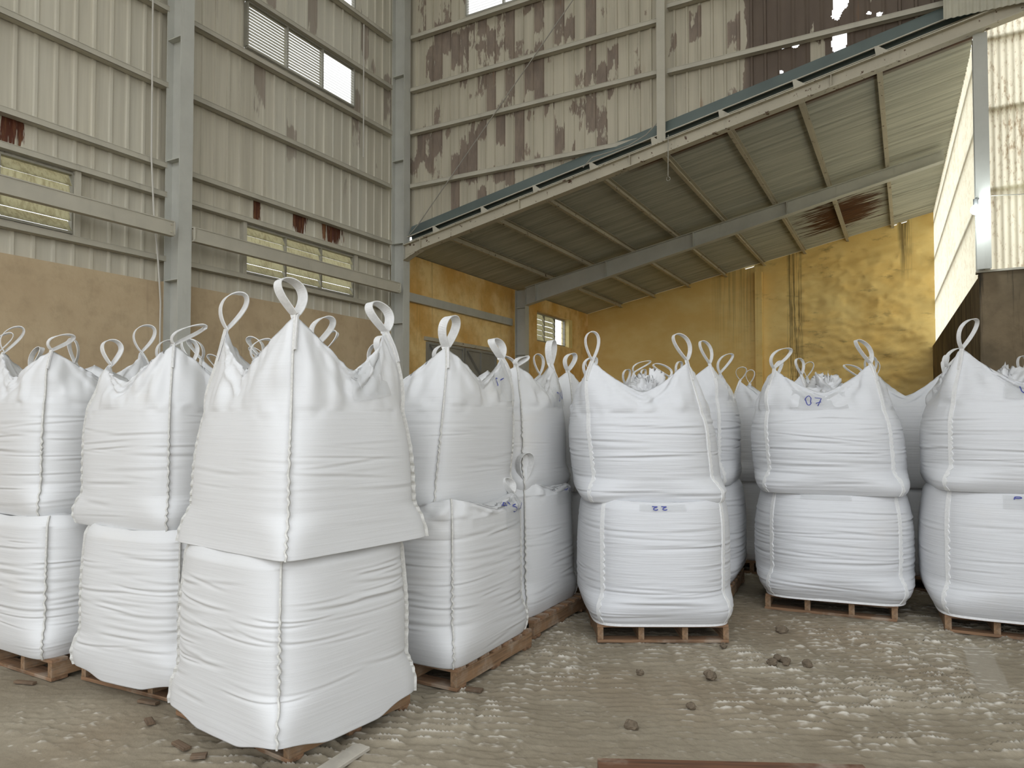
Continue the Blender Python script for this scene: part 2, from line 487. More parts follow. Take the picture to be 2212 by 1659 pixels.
# ---- floor: powder trampled into ripples by tyres
def floor_height(x, y):
    a = -x * math.sin(CAM_YAW) + y * math.cos(CAM_YAW)      # along the lane
    b = x * math.cos(CAM_YAW) + y * math.sin(CAM_YAW)       # across
    ang = 0.10 + 0.20 * (fbm(b * 0.35 + 9, a * 0.35, 2, 17) - 0.5)      # tracks run a little askew
    a0, b0 = a + ang * b * 0.6, b - ang * a
    lane = np.floor(b0 / 0.34)
    fl = b0 / 0.34 - lane
    ph = _PERM[(lane.astype(int) * 37) & 255, 11]
    wavy = 1.5 * (fbm(b * 1.7, a * 1.1, 2, 8) - 0.5) + 0.40 * (fbm(b * 8, a * 4, 2, 4) - 0.5)
    ph2 = a0 / 0.072 + ph + wavy
    fr = ph2 - np.floor(ph2)
    k = np.floor(ph2).astype(int)
    on = 0.55 + 0.45 * _PERM[(k * 53 + lane.astype(int) * 7) & 255, (k * 11) & 255]       # some ridges stronger
    saw = np.where(fr < 0.58, (fr / 0.58) ** 1.6, np.where(fr < 0.72, 1 - 1.45 * sstep(fr, 0.58, 0.72), -0.45 * (1 - fr) / 0.28))
    side = 0.45 + 0.55 * sstep(fl, 0.0, 0.16) * (1 - sstep(fl, 0.84, 1.0))
    brk = sstep(fbm(b * 2.4, a * 8, 3, 14), 0.30, 0.55)
    area = 0.30 + 0.70 * sstep(fbm(b * 0.7 + 3, a * 0.7, 2, 21), 0.30, 0.50)
    smooth = sstep(b, -1.85, -0.95)                         # swept smooth on the left
    area = area * (0.12 + 0.88 * smooth)
    area = area * (1 - 0.55 * sstep(b, 0.35, 0.75) * (1 - sstep(b, 1.35, 1.7)))      # worn flatter in the middle
    amp = area * side * (0.35 + 0.65 * brk) * on
    rough = sstep(fbm(b * 1.6, a * 1.6, 3, 31), 0.35, 0.75)
    grit = fbm(x * 30, y * 30, 3, 40)
    h = 0.042 * saw * amp * (0.85 + 0.3 * grit)
    h += 0.022 * np.maximum(0, grit - 0.52) * (0.4 + rough)
    h += 0.016 * (fbm(x * 1.3, y * 1.3, 3, 50) - 0.5) + 0.006 * (fbm(x * 6, y * 6, 3, 55) - 0.5)
    # the flat print of a plank
    p0, p1 = np.array([0.393, 6.09]), np.array([0.424, 5.07])
    d = (p1 - p0); L = np.linalg.norm(d); d /= L
    u = (x - p0[0]) * d[0] + (y - p0[1]) * d[1]; v = -(x - p0[0]) * d[1] + (y - p0[1]) * d[0]
    pm = sstep(u, -0.02, 0.02) * (1 - sstep(u, L - 0.02, L + 0.02)) * (1 - sstep(np.abs(v), 0.085, 0.105))
    h = h * (1 - pm) + 0.002 * pm
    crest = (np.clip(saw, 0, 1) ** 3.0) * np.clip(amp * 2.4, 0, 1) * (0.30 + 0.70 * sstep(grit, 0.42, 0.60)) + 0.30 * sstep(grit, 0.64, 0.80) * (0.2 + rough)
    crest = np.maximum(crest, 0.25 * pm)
    return h - 0.010, np.clip(crest, 0, 1)

def build_floor():
    xs = np.arange(-6.0, 3.2, 0.020); ys = np.arange(1.9, 8.4, 0.0095)
    X, Y = np.meshgrid(xs, ys)
    Hh, crest = floor_height(X, Y)
    edge = np.minimum(np.minimum(sstep(X, -6.0, -5.8), 1 - sstep(X, 3.0, 3.18)), np.minimum(sstep(Y, 1.9, 2.0), 1 - sstep(Y, 8.2, 8.38)))
    Z = Hh * edge - 0.02 * (1 - edge)
    v = np.stack([X, Y, Z], -1).reshape(-1, 3)
    nx, ny = len(xs), len(ys)
    i = np.arange(nx * ny).reshape(ny, nx)
    f = np.stack([i[:-1, :-1], i[:-1, 1:], i[1:, 1:], i[1:, :-1]], -1).reshape(-1, 4)
    n = len(v)
    big = np.array([[-70, -70, -0.02], [70, -70, -0.02], [70, 80, -0.02], [-70, 80, -0.02]])
    v = np.concatenate([v, big]); f = np.concatenate([f, [[n, n + 1, n + 2, n + 3]]])
    me = mesh_np('floor', v, f, True)
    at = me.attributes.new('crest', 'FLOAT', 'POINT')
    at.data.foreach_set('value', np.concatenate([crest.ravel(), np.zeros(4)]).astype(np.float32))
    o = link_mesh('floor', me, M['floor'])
    tag(o, 'pale powder-covered floor with rippled tyre tracks', kind='structure')
build_floor()

# ---- profiled sheets
def trapezoid(u0, u1, pitch=0.225, h=0.024):
    pts = []
    k = math.floor(u0 / pitch) - 1
    while k * pitch < u1:
        b = k * pitch
        for du, d in ((0, 0), (pitch - 0.060, 0), (pitch - 0.050, h), (pitch - 0.018, h), (pitch - 0.008, 0)):
            if u0 < b + du < u1:
                pts.append((b + du, d))
        k += 1
    return [(u0, 0)] + pts + [(u1, 0)]
def wave(u0, u1, pitch, h, n=6):
    m = max(2, int(round((u1 - u0) / pitch * n)))
    return [(u0 + (u1 - u0) * i / m, h * 0.5 * (1 + math.sin(2 * math.pi * (u0 + (u1 - u0) * i / m) / pitch))) for i in range(m + 1)]
def sheet(parent, mat, prof, place, z0, z1, name='cladding_sheet', smooth=False):
    """prof: (u, depth) pairs; place(u, depth, z) -> xyz; z0/z1: numbers or functions of u"""
    fz0 = z0 if callable(z0) else (lambda u: z0)
    fz1 = z1 if callable(z1) else (lambda u: z1)
    mb = MB(); vs = []
    for u, d in prof:
        vs.append(place(u, d, fz0(u))); vs.append(place(u, d, fz1(u)))
    fs = [(2 * i, 2 * i + 2, 2 * i + 3, 2 * i + 1) for i in range(len(prof) - 1)]
    mb.add(vs, fs)
    return mb.build(name, mat, parent, smooth)
def ragged_sheet(parent, mat, u0, u1, place, z0f, z1, holes, st=0.016):
    """a sheet with rusted-through holes: (u, z, half width, half height)"""
    us = np.arange(u0, u1 + 1e-6, (u1 - u0) / round((u1 - u0) / st))
    pr = trapezoid(u0, u1, 0.20)
    dep = np.interp(us, [p[0] for p in pr], [p[1] for p in pr])
    nz = int((z1 - min(z0f(u0), z0f(u1))) / st)
    vs = []; 
    for j in range(nz + 1):
        for u, d in zip(us, dep):
            za = z0f(u); vs.append(place(u, d, za + (z1 - za) * j / nz))
    V = np.array(vs); nu = len(us)
    i = np.arange(nu * (nz + 1)).reshape(nz + 1, nu)
    f = np.stack([i[:-1, :-1], i[:-1, 1:], i[1:, 1:], i[1:, :-1]], -1).reshape(-1, 4)
    c = V[f].mean(1)
    cu, cz = c[:, 0], c[:, 2]
    keep = np.ones(len(f), bool)
    wob = (fbm(cu * 9, cz * 7, 3, 77) - 0.5)
    for (hu, hz, ru, rz) in holes:
        r = np.sqrt(((cu - hu) / ru) ** 2 + ((cz - hz) / rz) ** 2) + wob * 1.5
        keep &= r > 1
    me = mesh_np('cladding_sheet', V, f[keep])
    return link_mesh('cladding_sheet', me, mat, parent)
def channel(parent, p, q, h=0.085, d=0.11, side=(1, 0, 0), mat=None, name='girt', up=(0, 0, 1)):
    """C section rail from p to q; its web is on the side given"""
    p, q, s, u = Vec(p), Vec(q), Vec(side), Vec(up)
    mb = MB(); t = 0.008
    mb.bar(p + s * (d - t), q + s * (d - t), t if abs(np.dot(np.cross((q - p), u), s)) > 0 else t, h, up)
    for k in (-1, 1):
        c = s * d / 2 + u * k * (h / 2 - t / 2)
        mb.bar(p + c, q + c, d, t, up)
    return mb.build(name, mat or M['steel_warm'], parent)

# ---- left wall: tan base wall, profiled sheets, girts
LX = -8.92
wl = structure('wall_left', (LX, 2.5, 0), 'tall grey sheet metal wall above a tan plastered base')
MB().box((-9.06, -7, 0), (-8.80, 6.06, 3.48)).build('base_wall', M['tan_wall'], wl)
MB().box((-9.06, 6.06, 0), (-8.80, 11.0, 3.50)).build('base_wall', M['tan_wall'], wl)
place_l = lambda u, d, z: (LX + d, u, z)
place_l2 = lambda u, d, z: (LX - 0.012 + d, u, z)
cuts = [-7.0, -6.1, -5.2, -4.3, -3.4, -2.5, -1.6, -0.7, 0.2, 1.0, 1.7, 2.45, 3.26, 4.07, 4.88, 5.55, 6.2, 6.8, 7.46, 8.27, 9.07, 9.88, 10.45, 11.10]
for a, b in zip(cuts[:-1], cuts[1:]):
    pr = trapezoid(a, b)
    win = (2.40 < a < 4.80) or (7.40 < a < 9.80)
    upw = 7.40 < a < 9.80
    for z0, z1 in (((3.42, 3.87), (4.64, 5.09)) if win else ((3.42, 5.09),)):
        sheet(wl, M['sheet_left'], pr, place_l, z0, z1)
    for z0, z1 in (((5.06, 7.38), (8.14, 9.21), (9.96, 10.7)) if upw else ((5.06, 10.7),)):
        sheet(wl, M['sheet_left'], pr, place_l2, z0, z1)
for y0, y1 in ((-3.6, 1.2), (1.3, 6.08), (6.24, 10.9)):
    for z in (3.81, 4.69, 5.09, 6.20, 7.26, 8.17, 9.15):
        channel(wl, (LX + 0.02, y0, z), (LX + 0.02, y1, z), 0.075, 0.12, (1, 0, 0))
# vertical jambs beside the windows
for y in (2.40, 4.92, 7.42, 9.93):
    MB().box((LX + 0.02, y - 0.035, 3.85), (LX + 0.10, y + 0.035, 4.66)).build('jamb', M['steel_warm'], wl)

def louvre_window(name, label, y0, y1, z0, z1, x, ncol, blades, tilt, thick, blade_mat, chord, place=None, extra_tilt=None):
    """bank of ncol frames with tilted blades; place maps (along, depth, z)"""
    place = place or (lambda u, d, z: (x + d, u, z))
    w = structure(name, place((y0 + y1) / 2, 0, z0), label)
    fr = 0.028
    def bx(mb, u0, u1, d0, d1, za, zb):
        p, q = Vec(place(u0, d0, za)), Vec(place(u1, d1, zb))
        mb.box(np.minimum(p, q), np.maximum(p, q)); return mb
    for zz in (z0, z1 - fr):
        bx(MB(), y0, y1, -0.03, 0.05, zz, zz + fr).build('frame_rail', M['frame'], w)
    cw = (y1 - y0) / ncol
    for c in range(ncol + 1):
        u = y0 + c * cw
        bx(MB(), u - fr / 2, u + fr / 2, -0.03, 0.05, z0 + fr, z1 - fr).build('mullion', M['frame'], w)
    step = (z1 - z0 - 2 * fr) / blades
    for c in range(ncol):
        for b in range(blades):
            t = tilt[c] if isinstance(tilt, (list, tuple)) else tilt
            if extra_tilt and (c, b) in extra_tilt: t = extra_tilt[(c, b)]
            zc = z0 + fr + (b + 0.5) * step
            dz, dd = chord / 2 * math.cos(t), chord / 2 * math.sin(t)
            nz, nd = thick / 2 * math.sin(t), thick / 2 * math.cos(t)
            u0, u1 = y0 + c * cw + fr / 2 + 0.004, y0 + (c + 1) * cw - fr / 2 - 0.004
            # blade leans: top edge outwards, bottom edge inwards
            q = [(dd, -dz, 1), (-dd, dz, 1), (-dd, dz, -1), (dd, -dz, -1)]
            vs = []
            for u in (u0, u1):
                for d_, z_, s in q:
                    vs.append(place(u, d_ + s * nd + 0.012, zc + z_ + s * nz))
            mb = MB().add(vs, [(0, 1, 2, 3), (7, 6, 5, 4), (0, 4, 5, 1), (1, 5, 6, 2), (2, 6, 7, 3), (3, 7, 4, 0)])
            mb.build('louvre_blade', blade_mat if not isinstance(blade_mat, list) else blade_mat[c], w)
    return w
R_ = math.radians
et = {(c, 0): R_(36) for c in range(3)}; et.update({(c, 4): R_(29) for c in range(3)})
louvre_window('window_1', 'frosted glass louvre window left of the near column', 2.45, 4.88, 3.88, 4.63, LX + 0.02, 3, 5, R_(14), 0.006, M['frosted'], 0.166, extra_tilt=et)
louvre_window('window_2', 'frosted glass louvre window in three bays beyond the near column', 7.46, 9.88, 3.88, 4.63, LX + 0.02, 3, 5, R_(14), 0.006, M['frosted'], 0.166, extra_tilt=et)
louvre_window('window_3', 'high metal louvre window in three bays', 7.46, 9.88, 7.39, 8.13, LX + 0.02, 3, 14, [R_(24), R_(27), R_(50)], 0.004, M['slat'], 0.056)
louvre_window('window_4', 'topmost metal louvre window cut by the picture edge', 7.46, 9.88, 9.22, 9.95, LX + 0.02, 3, 14, [R_(35), R_(45), R_(55)], 0.004, M['slat'], 0.056)

# ---- steel columns (I sections against the wall)
def column(y, ztop, zlist, label):
    c = empty('steel_column', (-8.70, y, 0))
    tag(c, label, 'column')
    x0, x1 = -8.90 + 0.11, -8.50
    MB().box((x0, y - 0.005, 0), (x1 - 0.014, y + 0.005, ztop)).build('web', M['steel'], c)
    MB().box((x1 - 0.014, y - 0.10, 0), (x1, y + 0.10, ztop)).build('flange', M['steel'], c)
    MB().box((x0 - 0.012, y - 0.10, 0), (x0 + 0.002, y + 0.10, ztop)).build('flange', M['steel'], c)
    for z in zlist:
        MB().box((x0 + 0.003, y - 0.098, z), (x1 - 0.015, y - 0.006, z + 0.012)).build('stiffener_plate', M['steel'], c)
    return c
column(6.16, 10.7, (3.50, 5.14, 6.81, 8.4), 'grey steel column between the two lower louvre windows')
column(11.0, 10.7, (3.5, 5.06, 6.69, 8.37), 'grey steel column in the corner where the low roof starts')
column(16.0, 4.97, (3.3, 4.5), 'short grey steel column on the ochre wall under the low roof')
def side_beam(y0, y1, label):
    b = empty('side_beam', (-8.5, (y0 + y1) / 2, 4.05))
    tag(b, label, 'beam')
    x = -8.47
    MB().box((x, y0, 4.065), (x + 0.012, y1, 4.235)).build('web', M['steel_warm'], b)
    for z in (4.05, 4.235):
        MB().box((x - 0.07, y0, z), (x + 0.02, y1, z + 0.014)).build('flange', M['steel_warm'], b)
    for yy in (y0, y1 - 0.012):
        MB().box((x + 0.0125, yy, 4.066), (x + 0.035, yy + 0.012, 4.234)).build('end_plate', M['steel_warm'], b)
    for dz in (4.10, 4.20):
        MB().box((x + 0.012, y1 - 0.06, dz - 0.012), (x + 0.024, y1 - 0.035, dz + 0.012)).build('bolt', M['steel_old'], b)
side_beam(1.2, 5.97, 'grey channel beam crossing the louvre window at the left edge')
side_beam(6.262, 10.75, 'grey channel beam crossing the three-bay lower louvre window')

# ---- back wall of the high bay
BY = 11.20
wb = structure('wall_back', (-3.5, BY, 5), 'tall stained sheet metal wall above the low roof')
place_b = lambda u, d, z: (u, BY - d, z)
zb = lambda u: zt(u) + 0.24
cutx = [-8.9, -8.05, -7.22, -6.41, -5.60, -4.80, -4.0, -3.2, -2.4, -1.66, -0.90, -0.1, 0.7, 1.5, 2.3, 3.1, 3.9, 4.7]
HOLES = [(-0.80, 7.62, 0.085, 0.19), (-0.79, 7.13, 0.09, 0.15), (-1.58, 7.24, 0.03, 0.05), (-1.39, 7.24, 0.05, 0.065), (-1.60, 6.86, 0.03, 0.03),
         (-0.28, 7.37, 0.03, 0.03), (-0.56, 7.30, 0.05, 0.022), (-0.40, 7.29, 0.07, 0.02), (-0.42, 7.42, 0.025, 0.025)]
for a, b in zip(cutx[:-1], cutx[1:]):
    if -1.7 < a < -0.2:
        ragged_sheet(wb, M['sheet_back'], a, b, place_b, zb, 10.7, HOLES)
        continue
    pr = trapezoid(a, b, 0.20)
    if -7.3 < a < -4.9:
        sheet(wb, M['sheet_back'], pr, place_b, zb, 9.26)
        sheet(wb, M['sheet_back'], pr, place_b, 10.02, 10.7)
    else:
        sheet(wb, M['sheet_back'], pr, place_b, zb, 10.7)
for z, x0, x1 in ((6.21, -8.48, -3.48), (7.27, -8.48, -3.48), (8.12, -8.48, -3.48), (9.17, -8.48, -3.48), (7.24, -3.32, 4.7), (8.31, -3.32, 4.7), (9.3, -3.32, 4.7)):
    channel(wb, (x0, BY - 0.03, z), (x1, BY - 0.03, z), 0.075, 0.11, (0, -1, 0))
louvre_window('window_5', 'louvre window high on the stained back wall', -7.22, -4.80, 9.26, 10.02, 0, 3, 14, R_(50), 0.004, M['slat'], 0.056,
              place=lambda u, d, z: (u, BY - 0.02 - d, z))
post = empty('wind_post', (-3.40, 11.04, zt(-3.4)))
tag(post, 'upright grey steel post standing on the sloping rafter', 'post')
MB().box((-3.47, 10.97, zt(-3.4) + 0.01), (-3.33, 10.985, 10.7)).build('flange', M['steel_warm'], post)
MB().box((-3.405, 10.986, zt(-3.4) + 0.01), (-3.395, 11.10, 10.7)).build('web', M['steel_warm'], post)
MB().box((-3.50, 10.93, zt(-3.4) + 0.002), (-3.30, 11.08, zt(-3.4) + 0.016)).build('base_plate', M['steel_warm'], post)

# ---- low roof: two rafters, purlins, sheets
def rafter(name, label, y, x0, x1, dep0, dep1, flange, stiff, haunch, mat):
    r = empty(name, ((x0 + x1) / 2, y, zt((x0 + x1) / 2) - 0.2))
    tag(r, label, 'beam')
    dep = lambda x: dep0 + (dep1 - dep0) * (x - x0) / (x1 - x0)
    t = 0.014
    MB().prism([(x0, zt(x0) - dep(x0) + t), (x1, zt(x1) - dep(x1) + t), (x1, zt(x1) - t), (x0, zt(x0) - t)], 1, y - 0.006, y + 0.006).build('web', mat, r)
    MB().bar((x0, y, zt(x0) - t / 2), (x1, y, zt(x1) - t / 2), flange, t).build('flange', mat, r)
    xa = x0 + haunch[0]
    MB().bar((xa, y, zt(xa) - dep(xa) + t / 2), (x1, y, zt(x1) - dep(x1) + t / 2), flange, t).build('flange', mat, r)
    if haunch[0] > 0:
        zl = zt(x0) - dep(x0) - haunch[1]
        MB().prism([(x0, zl), (xa, zt(xa) - dep(xa)), (x0, zt(x0) - dep(x0) + t)], 1, y - 0.006, y + 0.006).build('haunch_web', mat, r)
        MB().bar((x0, y, zl), (xa, y, zt(xa) - dep(xa) + t / 2), flange, t).build('haunch_flange', mat, r)
    for x in stiff:
        MB().box((x - 0.006, y - flange / 2, zt(x) - dep(x) + t + 0.003), (x + 0.006, y - 0.0065, zt(x) - t - 0.003)).build('stiffener_plate', mat, r)
    return r, dep
PX = [-7.80 + 1.07 * i for i in range(8)]
r1, d1 = rafter('roof_rafter', 'long sloping grey rafter at the front edge of the low roof', 10.95, -8.495, 3.1, 0.21, 0.19, 0.15, (-8.10, -5.95, -3.9, -0.9), (0.40, 0.09), M['steel_old'])
for x in PX:                       # cleats that hold the purlin ends
    z = zt(x)
    MB().prism([(x - 0.02, z + 0.001), (x + 0.16, z + 0.03), (x, z + 0.15), (x - 0.04, z + 0.15)], 1, 10.93, 10.938).build('cleat', M['steel_warm'], r1)
r2, d2 = rafter('roof_rafter', 'second sloping grey rafter halfway back under the low roof', 15.95, -8.495, 0.66, 0.46, 0.22, 0.18, (-8.2, -6.3, -4.2, -2.2), (0, 0), M['steel'])
ceil = structure('ceiling', (-4, 16, 5.5), 'low sloping roof of rusty corrugated sheets on purlins')
for i, x in enumerate(PX):
    z = zt(x) + 0.003
    mb = MB(); 
    mb.box((x - 0.03, 11.03, z), (x - 0.022, 21.0, z + 0.115))
    mb.box((x - 0.021, 11.03, z), (x + 0.04, 21.0, z + 0.008))
    mb.box((x - 0.021, 11.03, z + 0.107), (x + 0.04, 21.0, z + 0.115))
    mb.build('purlin', M['steel_old'], ceil)
ycuts = [11.16 + 0.91 * i for i in range(12)]
for k, (a, b) in enumerate(zip(ycuts[:-1], ycuts[1:])):
    pr = wave(a, b + 0.02, 0.091, 0.020, 6)
    x0, x1 = -9.35, 0.86
    off = 0.123 + 0.004 * (k % 2)
    vs = []
    for u, d in pr:
        vs.append((x0, u, zt(x0) + off + d)); vs.append((x1, u, zt(x1) + off + d))
    MB().add(vs, [(2 * i, 2 * i + 1, 2 * i + 3, 2 * i + 2) for i in range(len(pr) - 1)]).build('roof_sheet', M['roof_sheet'], ceil, True)
fl = wb                       # dull green flashing above the front rafter, part of the wall
fx0, fx1 = -8.47, 1.9
MB().add([(fx0, 11.00, zt(fx0) + 0.175), (fx1, 11.00, zt(fx1) + 0.175), (fx1, 11.11, zt(fx1) + 0.40), (fx0, 11.11, zt(fx0) + 0.40),
          (fx0, 11.005, zt(fx0) + 0.170), (fx1, 11.005, zt(fx1) + 0.170), (fx1, 11.115, zt(fx1) + 0.395), (fx0, 11.115, zt(fx0) + 0.395)],
         [(0, 1, 2, 3), (7, 6, 5, 4), (0, 4, 5, 1), (1, 5, 6, 2), (2, 6, 7, 3), (3, 7, 4, 0)]).build('flashing_strip', M['flashing'], fl)
MB().bar((fx0, 11.125, zt(fx0) + 0.17), (fx1, 11.125, zt(fx1) + 0.17), 0.006, 0.34).build('flashing_strip', M['flashing'], fl)
MB().bar((fx0, 10.985, zt(fx0) + 0.165), (fx1, 10.985, zt(fx1) + 0.165), 0.022, 0.016).build('flashing_bar', M['steel_warm'], fl)
MB().bar((fx0, 11.03, zt(fx0) + 0.085), (fx1, 11.03, zt(fx1) + 0.085), 0.016, 0.014).build('flashing_bar', M['steel_warm'], fl)

# ---- ochre side wall of the low bay, with a window and a door
wo = structure('wall_side', (-9.05, 16, 0), 'weathered ochre plaster wall under the low roof')
OX0, OX1 = -9.20, -8.95
for (y0, y1, z0, z1) in ((11.0, 17.43, 0, 5.04), (17.43, 19.78, 0, 3.83), (17.43, 19.78, 4.68, 5.04), (19.78, 21.0, 0, 5.04)):
    MB().box((OX0, y0, z0), (OX1, y1, z1)).build('wall_panel', M['ochre_wall'], wo)
MB().box((OX1 + 0.002, 11.12, 4.06), (OX1 + 0.09, 15.89, 4.235)).build('tie_beam', M['steel'], wo)
louvre_window('window_6', 'small glass louvre window in the ochre wall', 17.45, 19.52, 3.86, 4.66, -9.12, 3, 5, [R_(24), R_(28), R_(62)], 0.006, [M['frosted'], M['frosted'], M['glass']], 0.175)
rv = MB().box((OX0, 19.53, 3.831), (OX1 + 0.005, 19.779, 4.679)).build('window_reveal', M['reveal'], wo)
dr = structure('door_1', (-8.93, 13.7, 0), 'grey metal double door in the ochre wall')
for k, (y0, y1) in enumerate(((12.25, 13.68), (13.72, 15.15))):
    MB().box((-8.945, y0, 0.02), (-8.925, y1, 3.30)).build('door_leaf', M['door'], dr)
    for yy in (y0, (y0 + y1) / 2 - 0.025, y1 - 0.05):
        MB().box((-8.924, yy, 0.02), (-8.895, yy + 0.05, 3.30)).build('stile', M['door'], dr)
    MB().box((-8.924, y0 + 0.052, 3.24), (-8.897, y1 - 0.052, 3.30)).build('rail', M['door'], dr)
    MB().bar((-8.888, y0 + 0.08, 3.22), (-8.888, y1 - 0.08, 2.1), 0.012, 0.05, up=(1, 0, 0)).build('brace', M['door'], dr)
MB().box((-8.948, 12.18, 3.32), (-8.90, 15.22, 3.40)).build('head_frame', M['steel_old'], dr)

# ---- far wall: uneven yellow plaster
def build_far():
    nx, nz = 260, 150
    xs = np.linspace(-9.2, 0.62, nx)
    X, T = np.meshgrid(xs, np.linspace(0, 1, nz))
    top = zt(xs) + 0.118
    notch = ((xs > -4.05) & (xs < -3.80)) | ((xs > -0.36) & (xs < -0.20)) | ((xs > -0.12) & (xs < 0.04))
    top = top - notch * 0.05
    Z = T * top[None, :]
    ledge = fbm(X * 0.8, Z * 2.3, 4, 61, 0.55)
    rid = 1 - np.abs(2 * ledge - 1)
    m = sstep(X, -3.7, -2.4) * (1 - 0.4 * sstep(X, -0.3, 0.5)) * (1 - sstep(Z, 5.8, 6.6)) + 0.12
    dy = 0.17 * (rid - 0.6) * m + 0.07 * (fbm(X * 4, Z * 7, 3, 66) - 0.5) * m
    Y = 21.0 - np.maximum(dy, -0.03)
    v = np.stack([X, Y, Z], -1).reshape(-1, 3)
    i = np.arange(nx * nz).reshape(nz, nx)
    f = np.stack([i[:-1, :-1], i[:-1, 1:], i[1:, 1:], i[1:, :-1]], -1).reshape(-1, 4)
    o = link_mesh('wall_far', mesh_np('wall_far', v, f, True), M['far_wall'])
    tag(o, 'yellow plastered end wall with dark drip marks', kind='structure')
    p = MB().box((-3.76, 20.80, 0), (-3.57, 20.98, 5.83)).build('pilaster', M['far_wall'], o)
build_far()

# ---- right walls: streaked concrete below, translucent sheets above
RA, RB = Vec((0.83, 11.16)), Vec((0.55, 21.0))
wr = structure('wall_right', (0.7, 16, 0), 'streaked concrete wall topped with translucent sheets, receding')
MB().add([(RA[0], RA[1] + 0.16, 0), (RB[0], RB[1], 0), (RB[0], RB[1], 3.52), (RA[0], RA[1] + 0.16, 3.52),
          (RA[0] + 0.2, RA[1] + 0.16, 0), (RB[0] + 0.2, RB[1], 0), (RB[0] + 0.2, RB[1], 3.52), (RA[0] + 0.2, RA[1] + 0.16, 3.52)],
         [(0, 1, 2, 3), (7, 6, 5, 4), (3, 2, 6, 7), (0, 3, 7, 4), (1, 5, 6, 2), (0, 4, 5, 1)]).build('base_wall', M['stained_wall'], wr)
n_s = 10
dr_ = (RB - RA); Ls = np.linalg.norm(dr_); dr_ /= Ls; nr_ = np.array([dr_[1], -dr_[0]])
def place_r(u, d, z):
    p = RA + dr_ * u + nr_ * (0.06 + d); return (p[0], p[1], z)
for kx in range(n_s):
    a, b = 0.62 + (Ls - 0.62) * kx / n_s, 0.62 + (Ls - 0.62) * (kx + 1) / n_s
    sheet(wr, M['skylight_side'], wave(a, b, 0.15, 0.022, 6), place_r, 3.50, 7.05, 'translucent_sheet', True)
for z in (4.65, 5.75, 6.68):
    pa, pb = place_r(0.25, 0.075, z), place_r(Ls, 0.075, z)
    MB().bar(pa, pb, 0.06, 0.07).build('girt', M['steel'], wr)
wf = structure('wall_front', (1.9, 11.2, 0), 'streaked concrete wall topped with translucent sheets, facing the camera')
MB().box((0.83, 11.10, 0), (4.7, 11.30, 3.55)).build('base_wall', M['stained_wall'], wf)
MB().box((0.80, 11.08, 3.552), (4.7, 11.24, 3.58)).build('sill', M['steel_warm'], wf)
for kx in range(5):
    a = 0.96 + 0.72 * kx
    sheet(wf, M['skylight'], wave(a, a + 0.72, 0.076, 0.020, 6), lambda u, d, z: (u, 11.20 - d, z), 3.56, lambda u: zt(u) + 0.10, 'translucent_sheet', True)
for z in (4.66, 5.73, 6.68):
    MB().box((0.96, 11.215, z - 0.03), (4.7, 11.28, z + 0.03)).build('girt', M['steel'], wf)
rc = empty('steel_column', (0.88, 11.05, 3.58))
tag(rc, 'grey steel column on the sill beside the lit lamp', 'column')
MB().box((0.80, 10.99, 3.581), (0.96, 11.004, zt(0.88) - 0.20)).build('flange', M['steel'], rc)
MB().box((0.875, 11.005, 3.581), (0.885, 11.16, zt(0.88) - 0.20)).build('web', M['steel'], rc)
MB().box((0.80, 11.161, 3.581), (0.96, 11.175, zt(0.88) - 0.20)).build('flange', M['steel'], rc)
hp = empty('hanging_sheet', (1.1, 10.88, zt(0.5) + 0.1))
tag(hp, 'pale corrugated sheet hung over the rafter at the top right corner', 'metal sheet')
sheet(hp, M['slat'], wave(0.47, 1.25, 0.076, 0.018, 6), lambda u, d, z: (u, 10.86 - d, z), lambda u: 6.91 - 0.02 * (u - 0.47), 8.4, 'sheet_panel', True)
sheet(hp, M['slat'], wave(1.25, 2.1, 0.076, 0.018, 6), lambda u, d, z: (u, 10.868 - d, z), lambda u: 6.91 - 0.02 * (u - 0.47), 8.4, 'sheet_panel', True)

# ---- unseen wall right of the camera, added to cut the side light
ws = structure('wall_light_block', label='unseen grey sheet wall added right of the camera to cut side light')
for kx in range(11):
    a = 2.36 + 0.81 * kx
    sheet(ws, M['sheet_left'], trapezoid(a, a + 0.81), lambda u, d, z: (4.72 - d, u, z), 0.0, 10.7)
# ---- roof of the high bay (above the picture)
hc = structure('ceiling_high', (0, 2, 10.7), 'high roof out of view, its translucent strips added for top light')
ry = [-2.5, -0.6, 0.5, 2.6, 3.7, 5.8, 6.9, 9.0, 10.1, 11.35]          # opaque decking; the translucent strips between are added for top light
for k, (a, b) in enumerate(zip(ry[:-1], ry[1:])):
    if k % 2 == 0:
        MB().box((-9.06, a, 10.71), (4.8, b, 10.80)).build('roof_deck', M['roof_dark'], hc)
    else:
        MB().box((-9.06, a, 10.74), (4.8, b, 10.75)).build('added_light_strip', M['added_roof_strip'], hc)

# ---- lamp, cables and other fittings
lp = empty('wall_lamp', (0.79, 10.86, 4.40))
tag(lp, 'lit white bulb on the right hand steel column', 'lamp')
def ball(c, r, nu=16, nv=10, sz=1.0):
    vs = [(c[0], c[1], c[2] - r * sz)]; fs = []
    for j in range(1, nv):
        for i in range(nu):
            th = math.pi * j / nv; ph = 2 * math.pi * i / nu
            vs.append((c[0] + r * math.sin(th) * math.cos(ph), c[1] + r * math.sin(th) * math.sin(ph), c[2] - r * sz * math.cos(th)))
    vs.append((c[0], c[1], c[2] + r * sz)); n = len(vs) - 1
    for i in range(nu):
        fs.append((0, 1 + (i + 1) % nu, 1 + i)); fs.append((n, n - nu + i, n - nu + (i + 1) % nu))
    for j in range(nv - 2):
        for i in range(nu):
            a = 1 + j * nu + i; b = 1 + j * nu + (i + 1) % nu
            fs.append((a, b, b + nu, a + nu))
    return vs, fs
